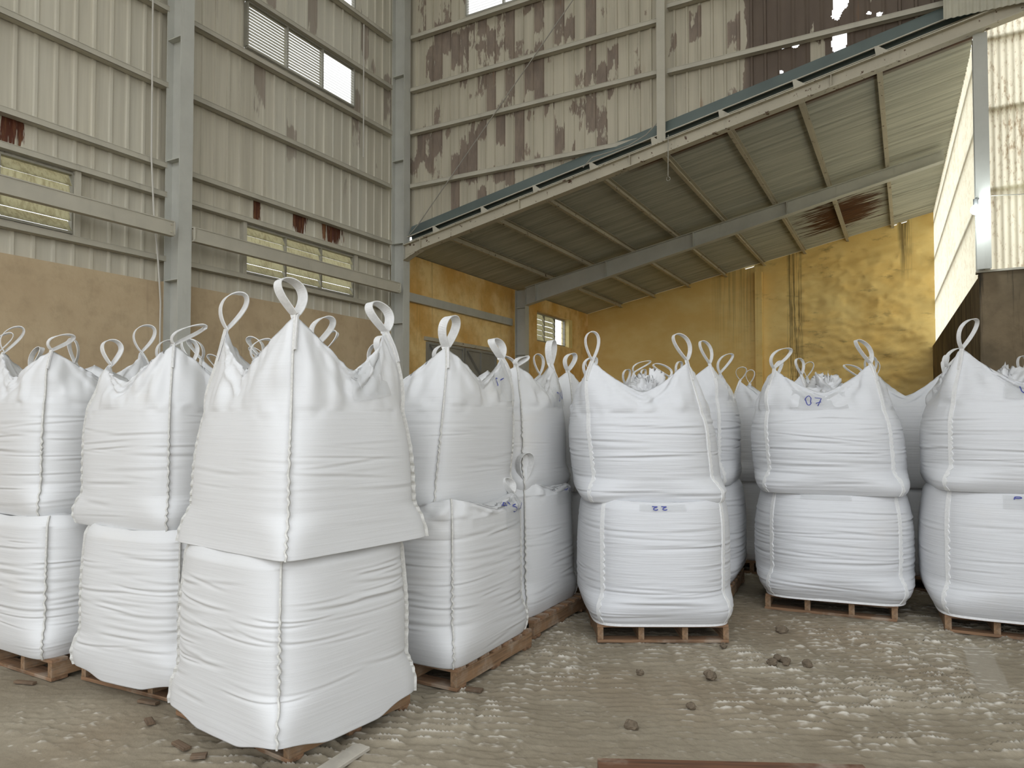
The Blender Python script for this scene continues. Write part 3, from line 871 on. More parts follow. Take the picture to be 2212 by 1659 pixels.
MB().add(*ball((0.79, 10.86, 4.33), 0.062)).build('bulb', M['lamp'], lp, True)
MB().tube([(0.79, 10.86, 4.39), (0.79, 10.86, 4.47)], 0.03, 10).build('socket', M['plastic_dark'], lp)
MB().tube([(0.79, 10.86, 4.465), (0.80, 10.92, 4.50), (0.83, 10.985, 4.50)], 0.010).build('bracket', M['plastic_dark'], lp)
pl = bpy.data.lights.new('lamp_light', 'POINT'); pl.energy = 9; pl.color = (0.85, 0.95, 1); pl.shadow_soft_size = 0.07
po = bpy.data.objects.new('lamp_light', pl); po.location = (0, -0.10, -0.08); po.parent = lp; COL.objects.link(po)
cb = MB().tube([(-8.77, 5.84, 10.6), (-8.765, 5.82, 7.2), (-8.76, 5.83, 5.1), (-8.755, 5.87, 4.4), (-8.74, 5.93, 3.77), (-8.73, 5.95, 3.45), (-8.76, 5.99, 3.2), (-8.77, 5.99, 0.9)], 0.012).build('wall_cable', M['conduit'])
tag(cb, 'pale cable running down the sheet wall beside the near column', 'cable')
cb = MB().tube([(-8.77, 10.03, 9.0), (-8.77, 10.03, 8.2), (-8.77, 10.04, 6.5)], 0.012).build('wall_cable', M['conduit'])
tag(cb, 'pale cable running down beside the high louvre window', 'cable')
MB().tube([(-8.44, 11.0, 5.22), (-8.25, 11.02, 5.40), (-4.95, 11.03, 8.88), (-3.5, 11.03, 10.4)], 0.010).build('brace_rod', M['cable'], wb)
pts = [(-3.25, 10.86, zt(-3.25) + 0.05), (-3.25, 10.85, 5.9), (-3.255, 10.85, 5.45)]
ring = [(-3.25 + 0.03 * math.sin(t), 10.85, 5.41 - 0.03 * math.cos(t + math.pi)) for t in np.linspace(0, 5.6, 12)]
cb = MB().tube(pts, 0.007).build('pull_rope', M['cable'])
MB().tube(ring, 0.006).build('hook', M['cable'], cb)
tag(cb, 'thin rope with a small hook hanging from the front rafter', 'rope')
pts = [(-3.45, 10.90, 6.35), (-3.62, 10.89, 6.20), (-3.9, 10.88, 6.08), (-4.25, 10.88, 6.03), (-4.55, 10.88, 6.00), (-4.72, 10.88, 5.86)]
cb = MB().tube(pts, 0.009).build('loose_cable', M['cable'])
tag(cb, 'loose cable looping along the front rafter left of the post', 'cable')
cb = MB().tube([(0.965, 10.98, 4.52), (1.5, 10.98, 4.47), (2.4, 10.98, 4.50), (4.6, 11.0, 4.5)], 0.006).build('lamp_wire', M['cable'])
tag(cb, 'thin wire strung from the lit lamp across the translucent sheets', 'wire')

# ------------------------------------------------------------------ pallets
def pallet_meshes(L=1.0, Wd=0.96):
    """local meshes: stringers run along y, boards along x"""
    out = []
    def bx(a, b):
        mb = MB().box(a, b); return mesh_np('pallet_piece', np.array(mb.v), mb.f)
    st = bx((-0.022, -Wd / 2, 0.022), (0.022, Wd / 2, 0.108))
    for x in (-L / 2 + 0.022, -L / 6, L / 6, L / 2 - 0.022):
        out.append(('stringer', st, (x, 0, 0), 'wood_side'))
    bd = bx((-L / 2, -0.048, 0.109), (L / 2, 0.048, 0.130))
    for i in range(7):
        out.append(('deck_board', bd, (0, -Wd / 2 + 0.048 + (Wd - 0.096) * i / 6, 0), 'wood'))
    bb = bx((-L / 2, -0.05, 0.0), (L / 2, 0.05, 0.021))
    for y in (-Wd / 2 + 0.05, 0, Wd / 2 - 0.05):
        out.append(('bottom_board', bb, (0, y, 0), 'wood'))
    for n, me, l, m in out:
        if not me.materials: me.materials.append(M[m])
    return out
PAL = pallet_meshes()
def pallet(x, y, rz, label, group='wooden pallets under the bag stacks', size=(1, 1)):
    p = empty('wooden_pallet', (x, y, 0), rz)
    tag(p, label, 'pallet', group)
    p.scale = (size[0], size[1], 1)
    rr = random.Random(int(abs(x * 977 + y * 131)))
    for n, me, l, m in PAL:
        o = bpy.data.objects.new(n, me); COL.objects.link(o); o.parent = p
        o.location = (l[0] + rr.uniform(-.006, .006) * (n != 'stringer'), l[1], l[2])
    return p

# ------------------------------------------------------------------ bulk bags
QP = math.pi / 4
class Bag:
    """surface of one bulk bag in local space. phi runs round the bag (corners at 45 deg + k*90),
    q: 0..1 body, 1..2 slack cloth up to the rim, 2..3 from the rim in to the middle of the top."""
    def __init__(s, hx=0.45, hy=0.45, z0=0.13, zs=0.9, bulge=0.05, nb=7, nm=3.6, nt=3.4, foot=0.06, mid=0.12, ears=(.22,) * 4,
                 fc=0.80, fm=0.84, lean=(0, 0), seed=1, ncrease=90, camp=0.005, cband=(0.05, 0.8), zin=None, sag=0.0, tight=1.0, droop=0.0, plat=0.4, earp=1.2, taper=0.0, footr=0.16):
        s.__dict__.update(locals())
        s.rng = np.random.RandomState(seed)
        r = s.rng
        n = ncrease
        s.c_phi = r.rand(n) * 2 * math.pi
        s.c_z = cband[0] + (cband[1] - cband[0]) * r.rand(n) ** 0.9
        s.c_len = 0.18 + 0.45 * r.rand(n)
        s.c_w = 0.006 + 0.008 * r.rand(n)
        s.c_a = camp * (0.35 + 0.9 * r.rand(n) ** 2)
        s.c_k = r.randn(n) * 0.02
        s.c_q = sag * (0.5 + r.rand(n))
    def corner(s, phi):
        k = np.floor(phi / (math.pi / 2)).astype(int) % 4
        d = np.abs((phi % (math.pi / 2)) - QP) / QP
        return k, d
    def ring(s, phi, n):
        c, si = np.cos(phi), np.sin(phi)
        r = (np.abs(c) ** n + np.abs(si) ** n) ** (-1.0 / n)
        return c * r, si * r
    def base(s, phi, t):
        """body outline factors at height fraction t"""
        b = np.where(t < 0.5, np.sin(np.pi * np.clip(t * 0.90 + 0.05, 0, 1)) ** s.plat, 1 - 0.55 * np.clip((t - 0.5) / 0.5, 0, 1) ** 2.2)
        w = 1 + s.bulge * b
        w = w * (1 - s.foot * np.clip(1 - t / s.footr, 0, 1) ** 2) * (1 + s.taper * (0.5 - t)) * (1 - (0.022 if s.mid > 0.07 else 0.0) * np.clip((t - 0.72) / 0.28, 0, 1) ** 2)
        n = s.nb + (s.nm - s.nb) * sstep(t, 0.0, 0.30)
        n = n + (s.nt - s.nm) * sstep(t, 0.55, 1.0)
        x, y = s.ring(phi, n)
        return x * w * s.hx, y * w * s.hy
    def at(s, phi, q, crease=True):
        phi = np.asarray(phi, float); q = np.asarray(q, float)
        phi, q = np.broadcast_arrays(phi, q)
        t = np.clip(q, 0, 1)
        x, y = s.base(phi, t)
        H = s.zs - s.z0
        z = s.z0 + H * t
        k, d = s.corner(phi)
        z = z - s.droop * sstep(d, 0.05, 0.6) * np.clip(1 - t / 0.22, 0, 1) ** 1.6 * sstep(np.cos(phi + QP), 0.0, 0.5)   # only where the bag hangs over its pallet
        ears = np.array(s.ears)
        # soften ear heights between corners
        c = np.clip(1 - d, 0, 1) ** s.earp
        er = ears[k] * c
        zr = s.zs + s.mid + er
        fr = s.fm + (s.fc - s.fm) * np.clip(1 - d, 0, 1) ** 1.2
        sl = np.clip(q - 1, 0, 1)
        inn = np.clip(q - 2, 0, 1)
        fac = 1 + (fr - 1) * sl ** 1.55
        z = z + (zr - s.zs) * sl
        if s.mid + max(s.ears) > 0.08:
            fold = (vnoise(phi * 7.0, sl * 1.4, s.seed) - 0.5) * np.sin(np.pi * sl) ** 0.7 + 0.5 * (vnoise(phi * 17.0, sl * 2.4, s.seed + 5) - 0.5) * sl * (1 - inn)
            side = np.where((phi % (math.pi / 2)) > QP, 1.0, -1.0)
            ray_ = d / (0.18 + np.abs(1.05 - sl)) * side                 # folds that fan out from each ear
            fan = (vnoise(ray_ * 3.2 + 11 * k, k * 3.0 + 0.4 * sl, s.seed + 9) - 0.5) * sstep(q, 1.0, 1.5) * (1 - sstep(q, 1.9, 2.2))
            pucker = (vnoise(phi * 11.0, (z - s.zs) * 22.0, s.seed + 21) - 0.5) * np.exp(-((q - 1.03) / 0.10) ** 2) * np.exp(-((d - 0.25) / 0.35) ** 2)
            fac = fac + (0.085 * fold + 0.055 * fan) * (q > 1) + 0.032 * pucker
        zin = s.zs + 0.02 if s.zin is None else s.zin
        lump = (fbm(x * 9 + 5 * s.seed, y * 9, 3, s.seed) - 0.5)
        drop = np.clip(1 - inn, 0, 1) ** 3.0
        z = np.where(q > 2, zin + (zr - zin) * drop + 0.10 * lump * (1 - drop) * (1 if s.mid > .05 else 0.1), z)
        fac = np.where(q > 2, fr * (1 - inn) ** 0.9, fac)
        if crease and s.ncrease:
            out = np.zeros_like(z)
            zz = (z - s.z0)
            for i in range(s.ncrease):
                dp = (phi - s.c_phi[i] + math.pi) % (2 * math.pi) - math.pi
                g = np.exp(-(dp / s.c_len[i]) ** 4)
                dz = zz - s.c_z[i] - s.c_k[i] * dp - s.c_q[i] * dp * dp
                out += s.c_a[i] * g * (0.7 * np.exp(-((dz - 1.7 * s.c_w[i]) / s.c_w[i]) ** 2) - np.exp(-(dz / s.c_w[i]) ** 2))
            out = out * (1 - sstep(q, 0.93, 1.12)) * sstep(q, 0.0, 0.06)
            out += 0.008 * (fbm(phi * 1.6 + s.seed, z * 3.0, 2, s.seed) - 0.5) * (1 - sstep(q, 1.1, 1.6))
            # cloth pulled in a little along the corner seams
            out -= 0.010 * s.tight * np.exp(-(d / 0.05) ** 2) * sstep(q, 0.1, 0.4) * (1 - sstep(q, 0.95, 1.2))
            rr = np.sqrt(x * x + y * y) + 1e-9
            x = x * (1 + out / rr); y = y * (1 + out / rr)
        lf = np.clip((z - s.z0) / H, 0, 1.4)
        X = x * fac + s.lean[0] * lf
        Y = y * fac + s.lean[1] * lf
        return np.stack([X, Y, z], -1)
    def outward(s, phi, q, e=0.01):
        p = s.at(phi, q, False)
        a = s.at(phi + e, q, False) - s.at(phi - e, q, False)
        b = s.at(phi, np.minimum(q + e, 3), False) - s.at(phi, np.maximum(q - e, 0), False)
        n = np.cross(a, b)
        return n / (np.linalg.norm(n, axis=-1, keepdims=True) + 1e-9)
    def body_mesh(s, nphi, nbody, nsl, nin):
        phi = QP + 2 * math.pi * np.arange(nphi) / nphi
        q = np.concatenate([np.linspace(0, 1, nbody), 1 + np.linspace(0, 1, nsl + 1)[1:], 2 + np.linspace(0, 1, nin + 1)[1:-1]])
        P = s.at(phi[None, :], q[:, None])
        nr = len(q)
        V = P.reshape(-1, 3)
        i = np.arange(nr * nphi).reshape(nr, nphi)
        j = np.roll(i, -1, 1)
        f = np.stack([i[:-1], j[:-1], j[1:], i[1:]], -1).reshape(-1, 4)
        nV = len(V)
        ctop = P[-1].mean(0); cbot = P[0].mean(0)
        V = np.concatenate([V, [ctop, cbot]])
        tri1 = np.stack([i[-1], j[-1], np.full(nphi, nV), np.full(nphi, nV)], -1)
        tri2 = np.stack([j[0], i[0], np.full(nphi, nV + 1), np.full(nphi, nV + 1)], -1)
        faces = [tuple(r) for r in f.tolist()] if False else f
        # fans closed with triangles
        me = bpy.data.meshes.new('bag_body')
        fl = f.tolist() + [r[:3] for r in tri1.tolist()] + [r[:3] for r in tri2.tolist()]
        lt = np.array([4] * len(f) + [3] * (2 * nphi), np.int32)
        li = np.concatenate([f.ravel(), tri1[:, :3].ravel(), tri2[:, :3].ravel()]).astype(np.int32)
        me.vertices.add(len(V)); me.vertices.foreach_set('co', V.astype(np.float32).ravel())
        me.loops.add(len(li)); me.loops.foreach_set('vertex_index', li)
        me.polygons.add(len(lt))
        me.polygons.foreach_set('loop_start', np.concatenate([[0], np.cumsum(lt)[:-1]]).astype(np.int32))
        me.polygons.foreach_set('loop_total', lt)
        me.update(calc_edges=True)
        me.polygons.foreach_set('use_smooth', np.ones(len(lt), bool))
        return me

def sweep(path, A, B, a, b, closed=False):
    """rectangular sweep: half sizes a along A, b along B (arrays per point)"""
    n = len(path); vs = []
    for sa, sb in ((-1, -1), (1, -1), (1, 1), (-1, 1)):
        vs.append(path + A * (a * sa)[:, None] + B * (b * sb)[:, None])
    V = np.stack(vs, 1).reshape(-1, 3)
    fs = []
    for i in range(n if closed else n - 1):
        j = (i + 1) % n
        for k in range(4):
            fs.append((i * 4 + k, i * 4 + (k + 1) % 4, j * 4 + (k + 1) % 4, j * 4 + k))
    if not closed:
        fs.append((3, 2, 1, 0)); m = (n - 1) * 4; fs.append((m, m + 1, m + 2, m + 3))
    return mesh_np('sweep', V, fs, False)

def make_seam(bag, k, fin=True, q1=2.0):
    q = np.linspace(0.0, q1, 170)
    phi = np.full_like(q, QP + k * math.pi / 2)
    p = bag.at(phi, q, False)
    ang = phi
    o = np.stack([np.cos(ang), np.sin(ang), 0 * ang], -1)
    tg = np.stack([-np.sin(ang), np.cos(ang), 0 * ang], -1)
    r = np.random.RandomState(bag.seed * 7 + k)
    low = (1 - sstep(q, 0.55, 0.95)) * sstep(q, 0.0, 0.05)
    wig = np.sin(p[:, 2] * 2 * math.pi / (0.052 if fin else 0.05) + 9 * vnoise(p[:, 2] * 9, q * 0, k + bag.seed)) 
    p = p + tg * (wig * low * (0.0048 if fin else 0.004) * (0.5 + vnoise(p[:, 2] * 6, q * 0, k)))[:, None]
    if fin:
        p = p + o * 0.004
        return sweep(p, o, tg, 0.011 + 0.002 * wig * low, np.full(len(q), 0.0045))
    p = p - o * 0.003
    return sweep(p, o, tg, np.full(len(q), 0.006), 0.016 + 0.004 * wig * low)

def make_loop(bag, k, h=0.20, w=0.12, ang=None, tilt=0.0, tdir=0.0, width=0.05, twist=0.3, thick=0.0025):
    """webbing loop standing on ear k; ang: direction of the loop's plane, tilt: lean towards tdir"""
    phi = QP + k * math.pi / 2
    ang = phi + math.pi / 2 if ang is None else ang
    base = bag.at(np.array([phi]), np.array([2.0]), False)[0]
    low = bag.at(np.full(5, phi), np.linspace(1.62, 1.97, 5), False)
    tt = np.linspace(0.0, 1.0, 40)
    sd = np.array([math.cos(ang), math.sin(ang), 0]); up = np.array([0, 0, 1.0])
    td = np.array([math.cos(tdir), math.sin(tdir), 0])
    sx = 0.42 * w * np.sin(2 * math.pi * tt) * np.sin(math.pi * tt) ** 0.35
    sz = h * (0.5 - 0.5 * np.cos(2 * math.pi * tt)) ** 0.72
    p = base + sx[:, None] * sd + (sz * math.cos(tilt))[:, None] * up + (sz * math.sin(tilt) * (0.4 + 0.6 * sz / h))[:, None] * td
    r = np.random.RandomState(bag.seed * 13 + k)
    p = p + 0.006 * (np.stack([vnoise(tt * 5, tt * 0 + c, bag.seed + k) for c in range(3)], -1) - 0.5) * np.sin(math.pi * tt)[:, None]
    p = np.concatenate([low, p, low[::-1] + np.array([math.cos(phi), math.sin(phi), 0]) * 0.004])
    d = np.gradient(p, axis=0); d /= np.linalg.norm(d, axis=1, keepdims=True) + 1e-9
    bn = np.cross(sd, up); bn = np.broadcast_to(bn, d.shape)
    bn = bn - (bn * d).sum(1, keepdims=True) * d; bn /= np.linalg.norm(bn, axis=1, keepdims=True) + 1e-9
    nn = np.cross(d, bn)
    tw = twist * np.sin(np.linspace(0, 2 * math.pi, len(p))) + 0.12
    Wd = bn * np.cos(tw)[:, None] + nn * np.sin(tw)[:, None]
    Nn = np.cross(Wd, d)
    hw = np.full(len(p), width / 2)
    hw[:5] *= 0.8; hw[-5:] *= 0.8
    me = sweep(p, Wd, Nn, hw, np.full(len(p), thick))
    return me

GLYPH = {   # pen strokes in a unit square, x to the right, y up
    '0': [[(.5, .95), (.2, .8), (.12, .45), (.3, .08), (.6, .05), (.85, .35), (.82, .75), (.5, .95)]],
    '7': [[(.1, .85), (.85, .9), (.45, .05)], [(.3, .45), (.8, .5)]],
    '5': [[(.8, .95), (.3, .9), (.22, .55), (.6, .6), (.82, .35), (.6, .05), (.15, .1)]],
    '6': [[(.75, .95), (.35, .65), (.2, .3), (.45, .03), (.75, .2), (.7, .45), (.3, .4)]],
    '2': [[(.1, .75), (.4, .95), (.75, .75), (.6, .4), (.1, .08), (.5, .12), (.9, .05)]],
    '1': [[(.3, .7), (.6, .95), (.5, .05)]],
    'u': [[(.1, .8), (.2, .2), (.5, .1), (.75, .7), (.8, .1), (.98, .3)]],
    'v': [[(.05, .9), (.4, .15), (.9, .9)]],
    'p': [[(.15, .05), (.2, .9), (.7, .9), (.85, .55), (.5, .4), (.2, .5)]],
    '4': [[(.9, .5), (.1, .45), (.35, .95)], [(.6, .95), (.55, .05)]],
    's': [[(.9, .8), (.4, .95), (.2, .65), (.6, .5), (.5, .15), (.1, .1)]],
    '-': [[(.05, .5), (.95, .6)]],
    'o': [[(.5, .9), (.15, .6), (.35, .15), (.75, .25), (.8, .7), (.5, .9)]],
}
def make_pouch(bag, root, pc, pw, q0, q1, text='', tpos=(0.5, 0.5), th=0.5, tw=0.16, off=0.011, flip=False):
    """clear document pouch lying on the bag: pc centre angle, pw half width angle, q range; text drawn in pen on it"""
    nu, nv = 34, 22
    uu, vv = np.meshgrid(np.linspace(-1, 1, nu), np.linspace(0, 1, nv))
    r = bag.seed
    ph = pc + pw * uu; q = q0 + (q1 - q0) * vv
    P = bag.at(ph, q, False) + bag.outward(ph, q) * (off + 0.006 * fbm(uu * 2.3, vv * 2.3, 2, r))[..., None]
    i = np.arange(nu * nv).reshape(nv, nu)
    f = np.stack([i[:-1, :-1], i[:-1, 1:], i[1:, 1:], i[1:, :-1]], -1).reshape(-1, 4)
    po = link_mesh('document_pouch', mesh_np('document_pouch', P.reshape(-1, 3), f, True), M['pouch'], root)
    po['label'] = 'clear plastic document pouch'
    if text:
        n = len(text)
        for ci, ch in enumerate(text):
            V = []; F = []
            for st in GLYPH[ch]:
                st = np.array(st)
                # resample smoothly
                s = np.linspace(0, len(st) - 1, (len(st) - 1) * 5 + 1)
                gx = np.interp(s, np.arange(len(st)), st[:, 0]); gy = np.interp(s, np.arange(len(st)), st[:, 1])
                if len(st) > 3:
                    ker = np.array([.25, .5, .25])
                    for _ in range(3):
                        gx[1:-1] = np.convolve(gx, ker, 'valid'); gy[1:-1] = np.convolve(gy, ker, 'valid')
                if flip: gx, gy = 1 - gx, 1 - gy
                cc = ci if not flip else n - 1 - ci
                U = tpos[0] + (cc - (n - 1) / 2 + (gx - .5) * 0.8) * tw
                Vv = tpos[1] + (gy - .5) * th
                ph = pc + pw * (2 * U - 1); q = q0 + (q1 - q0) * Vv
                p = bag.at(ph, q, False); nrm = bag.outward(ph, q); p = p + nrm * (off + 0.009)
                d = np.gradient(p, axis=0); d /= np.linalg.norm(d, axis=1, keepdims=True) + 1e-9
                sdv = np.cross(nrm, d)
                k0 = len(V)
                for a, b in zip(p - sdv * 0.0035, p + sdv * 0.0035): V += [a, b]
                F += [(k0 + 2 * m, k0 + 2 * m + 1, k0 + 2 * m + 3, k0 + 2 * m + 2) for m in range(len(p) - 1)]
            link_mesh('pen_mark', mesh_np('pen_mark', np.array(V), F), M['ink'], po)
    return po
def make_closure(bag, root, c, r, h, seed):
    """crumpled neck of the inner liner sticking out of the open top"""
    nu, nv = 44, 22
    ph, th = np.meshgrid(2 * math.pi * np.arange(nu) / nu, np.linspace(0.02, math.pi * 0.62, nv))
    rid = np.abs(fbm(np.cos(ph) * 2.1 + 3 * seed, np.sin(ph) * 2.1 + th * 2.2, 3, seed) * 2 - 1)
    rr = 0.68 + 1.1 * rid
    x = c[0] + r * rr * np.sin(th) * np.cos(ph); y = c[1] + r * rr * np.sin(th) * np.sin(ph); z = c[2] + h * rr * np.cos(th)
    V = np.stack([x, y, z], -1).reshape(-1, 3)
    i = np.arange(nu * nv).reshape(nv, nu); j = np.roll(i, -1, 1)
    f = np.stack([i[1:], j[1:], j[:-1], i[:-1]], -1).reshape(-1, 4)
    return link_mesh('closure_neck', mesh_np('closure_neck', V, f, False), M['liner'], root)

DETAIL = {'near': (192, 190, 30, 18), 'mid': (144, 130, 24, 14), 'far': (96, 60, 20, 12), 'low': (64, 26, 6, 5)}
LEFT = dict(bulge=0.045, nb=10, nm=4.0, nt=3.8, foot=0.05, ncrease=70, camp=0.0055, fm=0.85, fc=0.80)
RIGHT = dict(bulge=0.17, nb=6, nm=2.55, nt=2.9, foot=0.05, ncrease=130, camp=0.0050, fm=0.80, fc=0.84, plat=0.3, earp=1.45)
def bulk_bag(x, y, rz, label, group, detail='mid', style=LEFT, fin=True, loops=None, pouches=(), closure=None, seed=1, lw=0.05, hem=False, seams=(0, 1, 2, 3), **kw):
    pr = dict(style); pr.update(kw)
    b = Bag(seed=seed, **pr)
    z0 = b.z0
    root = empty('bulk_bag', (x, y, 0), rz)
    root.location = (x, y, z0)
    ROOTS[root.name] = (Vec((x, y, z0)), rz)
    tag(root, label, 'bulk bag', group)
    creased = style is RIGHT
    me = b.body_mesh(*DETAIL[detail])
    shift = lambda m: m.transform(__import__('mathutils').Matrix.Translation((0, 0, -z0)))
    shift(me)
    link_mesh('bag_body', me, M['bag_creased' if creased else 'bag'], root)
    if detail != 'low':
        for k in seams:
            sm = make_seam(b, k, fin)
            shift(sm)
            link_mesh('corner_seam', sm, M['piping' if fin else 'seam'], root)
    kids = []
    if loops:
        for k, spec in loops.items():
            d = dict(width=lw, ang=0.0); d.update(spec)
            d['ang'] = CAM_YAW + d['ang'] - rz      # angle of the loop away from the photograph's picture plane
            d['tdir'] = CAM_YAW + d.get('tdir', 0.0) - rz
            lm = make_loop(b, k, **d); shift(lm)
            link_mesh('lifting_loop', lm, M['strap'], root)
    for pch in pouches:
        po = make_pouch(b, root, **pch)
        shift(po.data)
        for c in po.children: shift(c.data)
    if closure:
        cn = make_closure(b, root, *closure); shift(cn.data)
    if hem:
        ph = QP + 2 * math.pi * np.arange(120) / 120
        p = b.at(ph, np.full(120, 0.012), False)
        o = np.stack([np.cos(ph), np.sin(ph), 0 * ph], -1); u = np.broadcast_to([0, 0, 1.0], o.shape)
        hm = sweep(p, o, u, np.full(120, 0.006), np.full(120, 0.010), True); shift(hm)
        link_mesh('bottom_hem', hm, M['seam'], root)
    return root

# ------------------------------------------------------------------ the stacks
D = math.radians
GU, GL_ = 'upper bags of the stacks', 'lower bags of the stacks'
def lower(**k):
    d = dict(z0=0.13, zs=0.91, mid=0.055, ears=(.02,) * 4, fm=0.90, fc=0.93, zin=0.962, cband=(0.03, 0.75)); d.update(k); return d
def upper(**k):
    d = dict(z0=0.965, zs=1.74, mid=0.11, ears=(.24,) * 4, cband=(0.03, 0.65)); d.update(k); return d

# front stack, nearest the camera
pallet(-2.99, 2.885, D(-6), 'wooden pallet under the nearest stack, its corner pointing at the camera', size=(0.97, 0.85))
bulk_bag(-2.89, 2.79, D(-7), 'lower white bulk bag of the nearest stack, sagging over its pallet', GL_, 'near', seed=3,
         **lower(hx=0.475, hy=0.455, bulge=0.04, nm=4.4, foot=0.0, ncrease=80, camp=0.0065, sag=0.05, nb=11, droop=0.05))
bulk_bag(-2.88, 2.84, D(-8), 'big upper white bulk bag nearest the camera, its ears standing highest', GU, 'near', seed=4,
         loops={3: dict(h=0.185, w=0.17, ang=D(48), tilt=0.25, tdir=D(180), width=0.056), 2: dict(h=0.21, w=0.16, ang=D(30), tilt=0.30, tdir=D(20), width=0.046),
                0: dict(h=0.17, w=0.17, ang=D(50), tilt=0.35, tdir=D(180), width=0.056), 1: dict(h=0.19, w=0.16, ang=D(40), tilt=0.4, tdir=D(0))},
         pouches=(dict(pc=D(12), pw=D(17), q0=1.25, q1=1.95),),
         **upper(hx=0.475, hy=0.455, bulge=0.02, nb=12, nm=4.6, nt=3.8, foot=-0.01, taper=0.07, ncrease=26, camp=0.0022, ears=(.24, .20, .24, .26), mid=0.21, zs=1.65))
# second stack from the front, left of it
pallet(-4.05, 3.03, D(3), 'wooden pallet under the stack just left of the nearest one', size=(0.95, 0.88))
bulk_bag(-4.03, 2.96, D(4), 'lower white bulk bag just left of the nearest stack', GL_, 'near', seed=5,
         **lower(hx=0.475, hy=0.455, bulge=0.05, ncrease=120, camp=0.0055, sag=0.02, foot=0.03, droop=0.05))
bulk_bag(-4.14, 3.00, D(1), 'upper white bulk bag just left of the nearest stack, one loop flopped right', GU, 'near', seed=6,
         loops={3: dict(h=0.20, w=0.15, ang=D(30), tilt=0.95, tdir=D(0)), 1: dict(h=0.17, w=0.13, ang=D(30), tilt=0.2, tdir=D(180)), 0: dict(h=0.16, w=0.13, ang=D(20), tilt=0.6, tdir=0), 2: dict(h=0.17, w=0.14, ang=D(40), tilt=0.3, tdir=D(120))},
         **upper(hx=0.475, hy=0.46, bulge=0.03, nm=3.8, ncrease=46, camp=0.004, ears=(.18, .18, .12, .22), mid=0.17, zs=1.67))
# third stack, at the left edge
pallet(-5.12, 2.95, 0, 'wooden pallet at the left edge of the photograph')
bulk_bag(-5.12, 2.87, D(0), 'lower white bulk bag at the left edge of the photograph', GL_, 'near', seed=8,
         **lower(hx=0.475, hy=0.46, bulge=0.03, ncrease=130, camp=0.005, zs=0.93, zin=0.99))
bulk_bag(-5.24, 2.92, D(-2), 'upper white bulk bag at the left edge of the photograph', GU, 'near', seed=9,
         loops={3: dict(h=0.15, w=0.15, ang=D(40), tilt=0.8, tdir=D(0)), 0: dict(h=0.20, w=0.18, ang=D(30), tilt=0.2, tdir=D(0)), 2: dict(h=0.2, w=0.15, ang=D(30), tilt=0.5, tdir=0)},
         **upper(z0=0.99, hx=0.47, hy=0.46, bulge=0.04, ncrease=100, camp=0.0045, ears=(.22, .15, .2, .18), mid=0.17, zs=1.72))
# row running back from the nearest stack
pallet(-2.86, 4.03, 0, 'wooden pallet behind the nearest stack, under the bag numbered 56')
bulk_bag(-2.83, 4.00, D(1), 'lower white bulk bag marked 56 behind the nearest stack', GL_, 'mid', seed=11,
         loops={0: dict(h=0.11, w=0.12, ang=D(50), tilt=0.5, tdir=D(180), width=0.05)},
         pouches=(dict(pc=D(26), pw=D(16), q0=0.86, q1=1.9, text='56', tpos=(0.50, 0.34), th=0.40, tw=0.30), dict(pc=D(14), pw=D(12), q0=1.3, q1=1.98, text='21', tpos=(0.5, 0.55), th=0.6, tw=0.30)),
         **lower(hx=0.485, hy=0.51, bulge=0.02, ncrease=120, camp=0.005, zs=1.00, mid=0.05, ears=(.05, .0, .0, .08), zin=1.03, cband=(0.03, 0.8)))
bulk_bag(-2.98, 4.10, D(-3), 'upper white bulk bag behind the nearest stack, above the bag numbered 56', GU, 'mid', seed=12,
         loops={3: dict(h=0.21, w=0.18, ang=D(58), tilt=0.2, tdir=D(0), width=0.06), 0: dict(h=0.15, w=0.16, ang=D(55), tilt=0.35, tdir=D(180), width=0.058), 1: dict(h=0.15, w=0.12, ang=D(30), tilt=0.5, tdir=D(0)), 2: dict(h=0.14, w=0.12, ang=D(60), tilt=0.2, tdir=D(60))},
         pouches=(dict(pc=D(26), pw=D(13), q0=1.15, q1=1.95, text='s-', tpos=(0.35, 0.7), th=0.35, tw=0.2),),
         **upper(lean=(0.02, 0.08), z0=1.03, hx=0.46, hy=0.50, bulge=0.02, ncrease=24, camp=0.004, ears=(.20, .2, .2, .22), zs=1.70, mid=0.17))
pallet(-2.93, 5.16, 0, 'wooden pallet two places behind the nearest stack')
bulk_bag(-2.94, 5.15, 0, 'lower white bulk bag two places behind the nearest stack, a loop standing on its corner', GL_, 'mid', seed=14,
         loops={3: dict(h=0.22, w=0.16, ang=D(30), tilt=0.1, tdir=D(0), width=0.05)},
         pouches=(dict(pc=D(18), pw=D(20), q0=0.9, q1=1.7, text='vs', tpos=(0.6, 0.5), th=0.4, tw=0.2),),
         **lower(hx=0.46, hy=0.47, bulge=0.06, ncrease=90, camp=0.004, zs=1.02, mid=0.06, ears=(.0, .0, .0, .06), zin=1.06))
bulk_bag(-3.00, 5.18, D(2), 'upper white bulk bag two places behind the nearest stack', GU, 'mid', seed=15,
         loops={0: dict(h=0.20, w=0.14, ang=D(62), tilt=0.05, tdir=0, width=0.058), 3: dict(h=0.12, w=0.1, ang=D(30), tilt=0.9, tdir=D(40))},
         pouches=(dict(pc=D(22), pw=D(18), q0=1.05, q1=1.7, text='0v', tpos=(0.5, 0.5), th=0.5, tw=0.22),),
         **upper(z0=1.06, hx=0.46, hy=0.47, bulge=0.04, ncrease=14, camp=0.003, ears=(.22, .18, .15, .16), zs=1.71, mid=0.17))

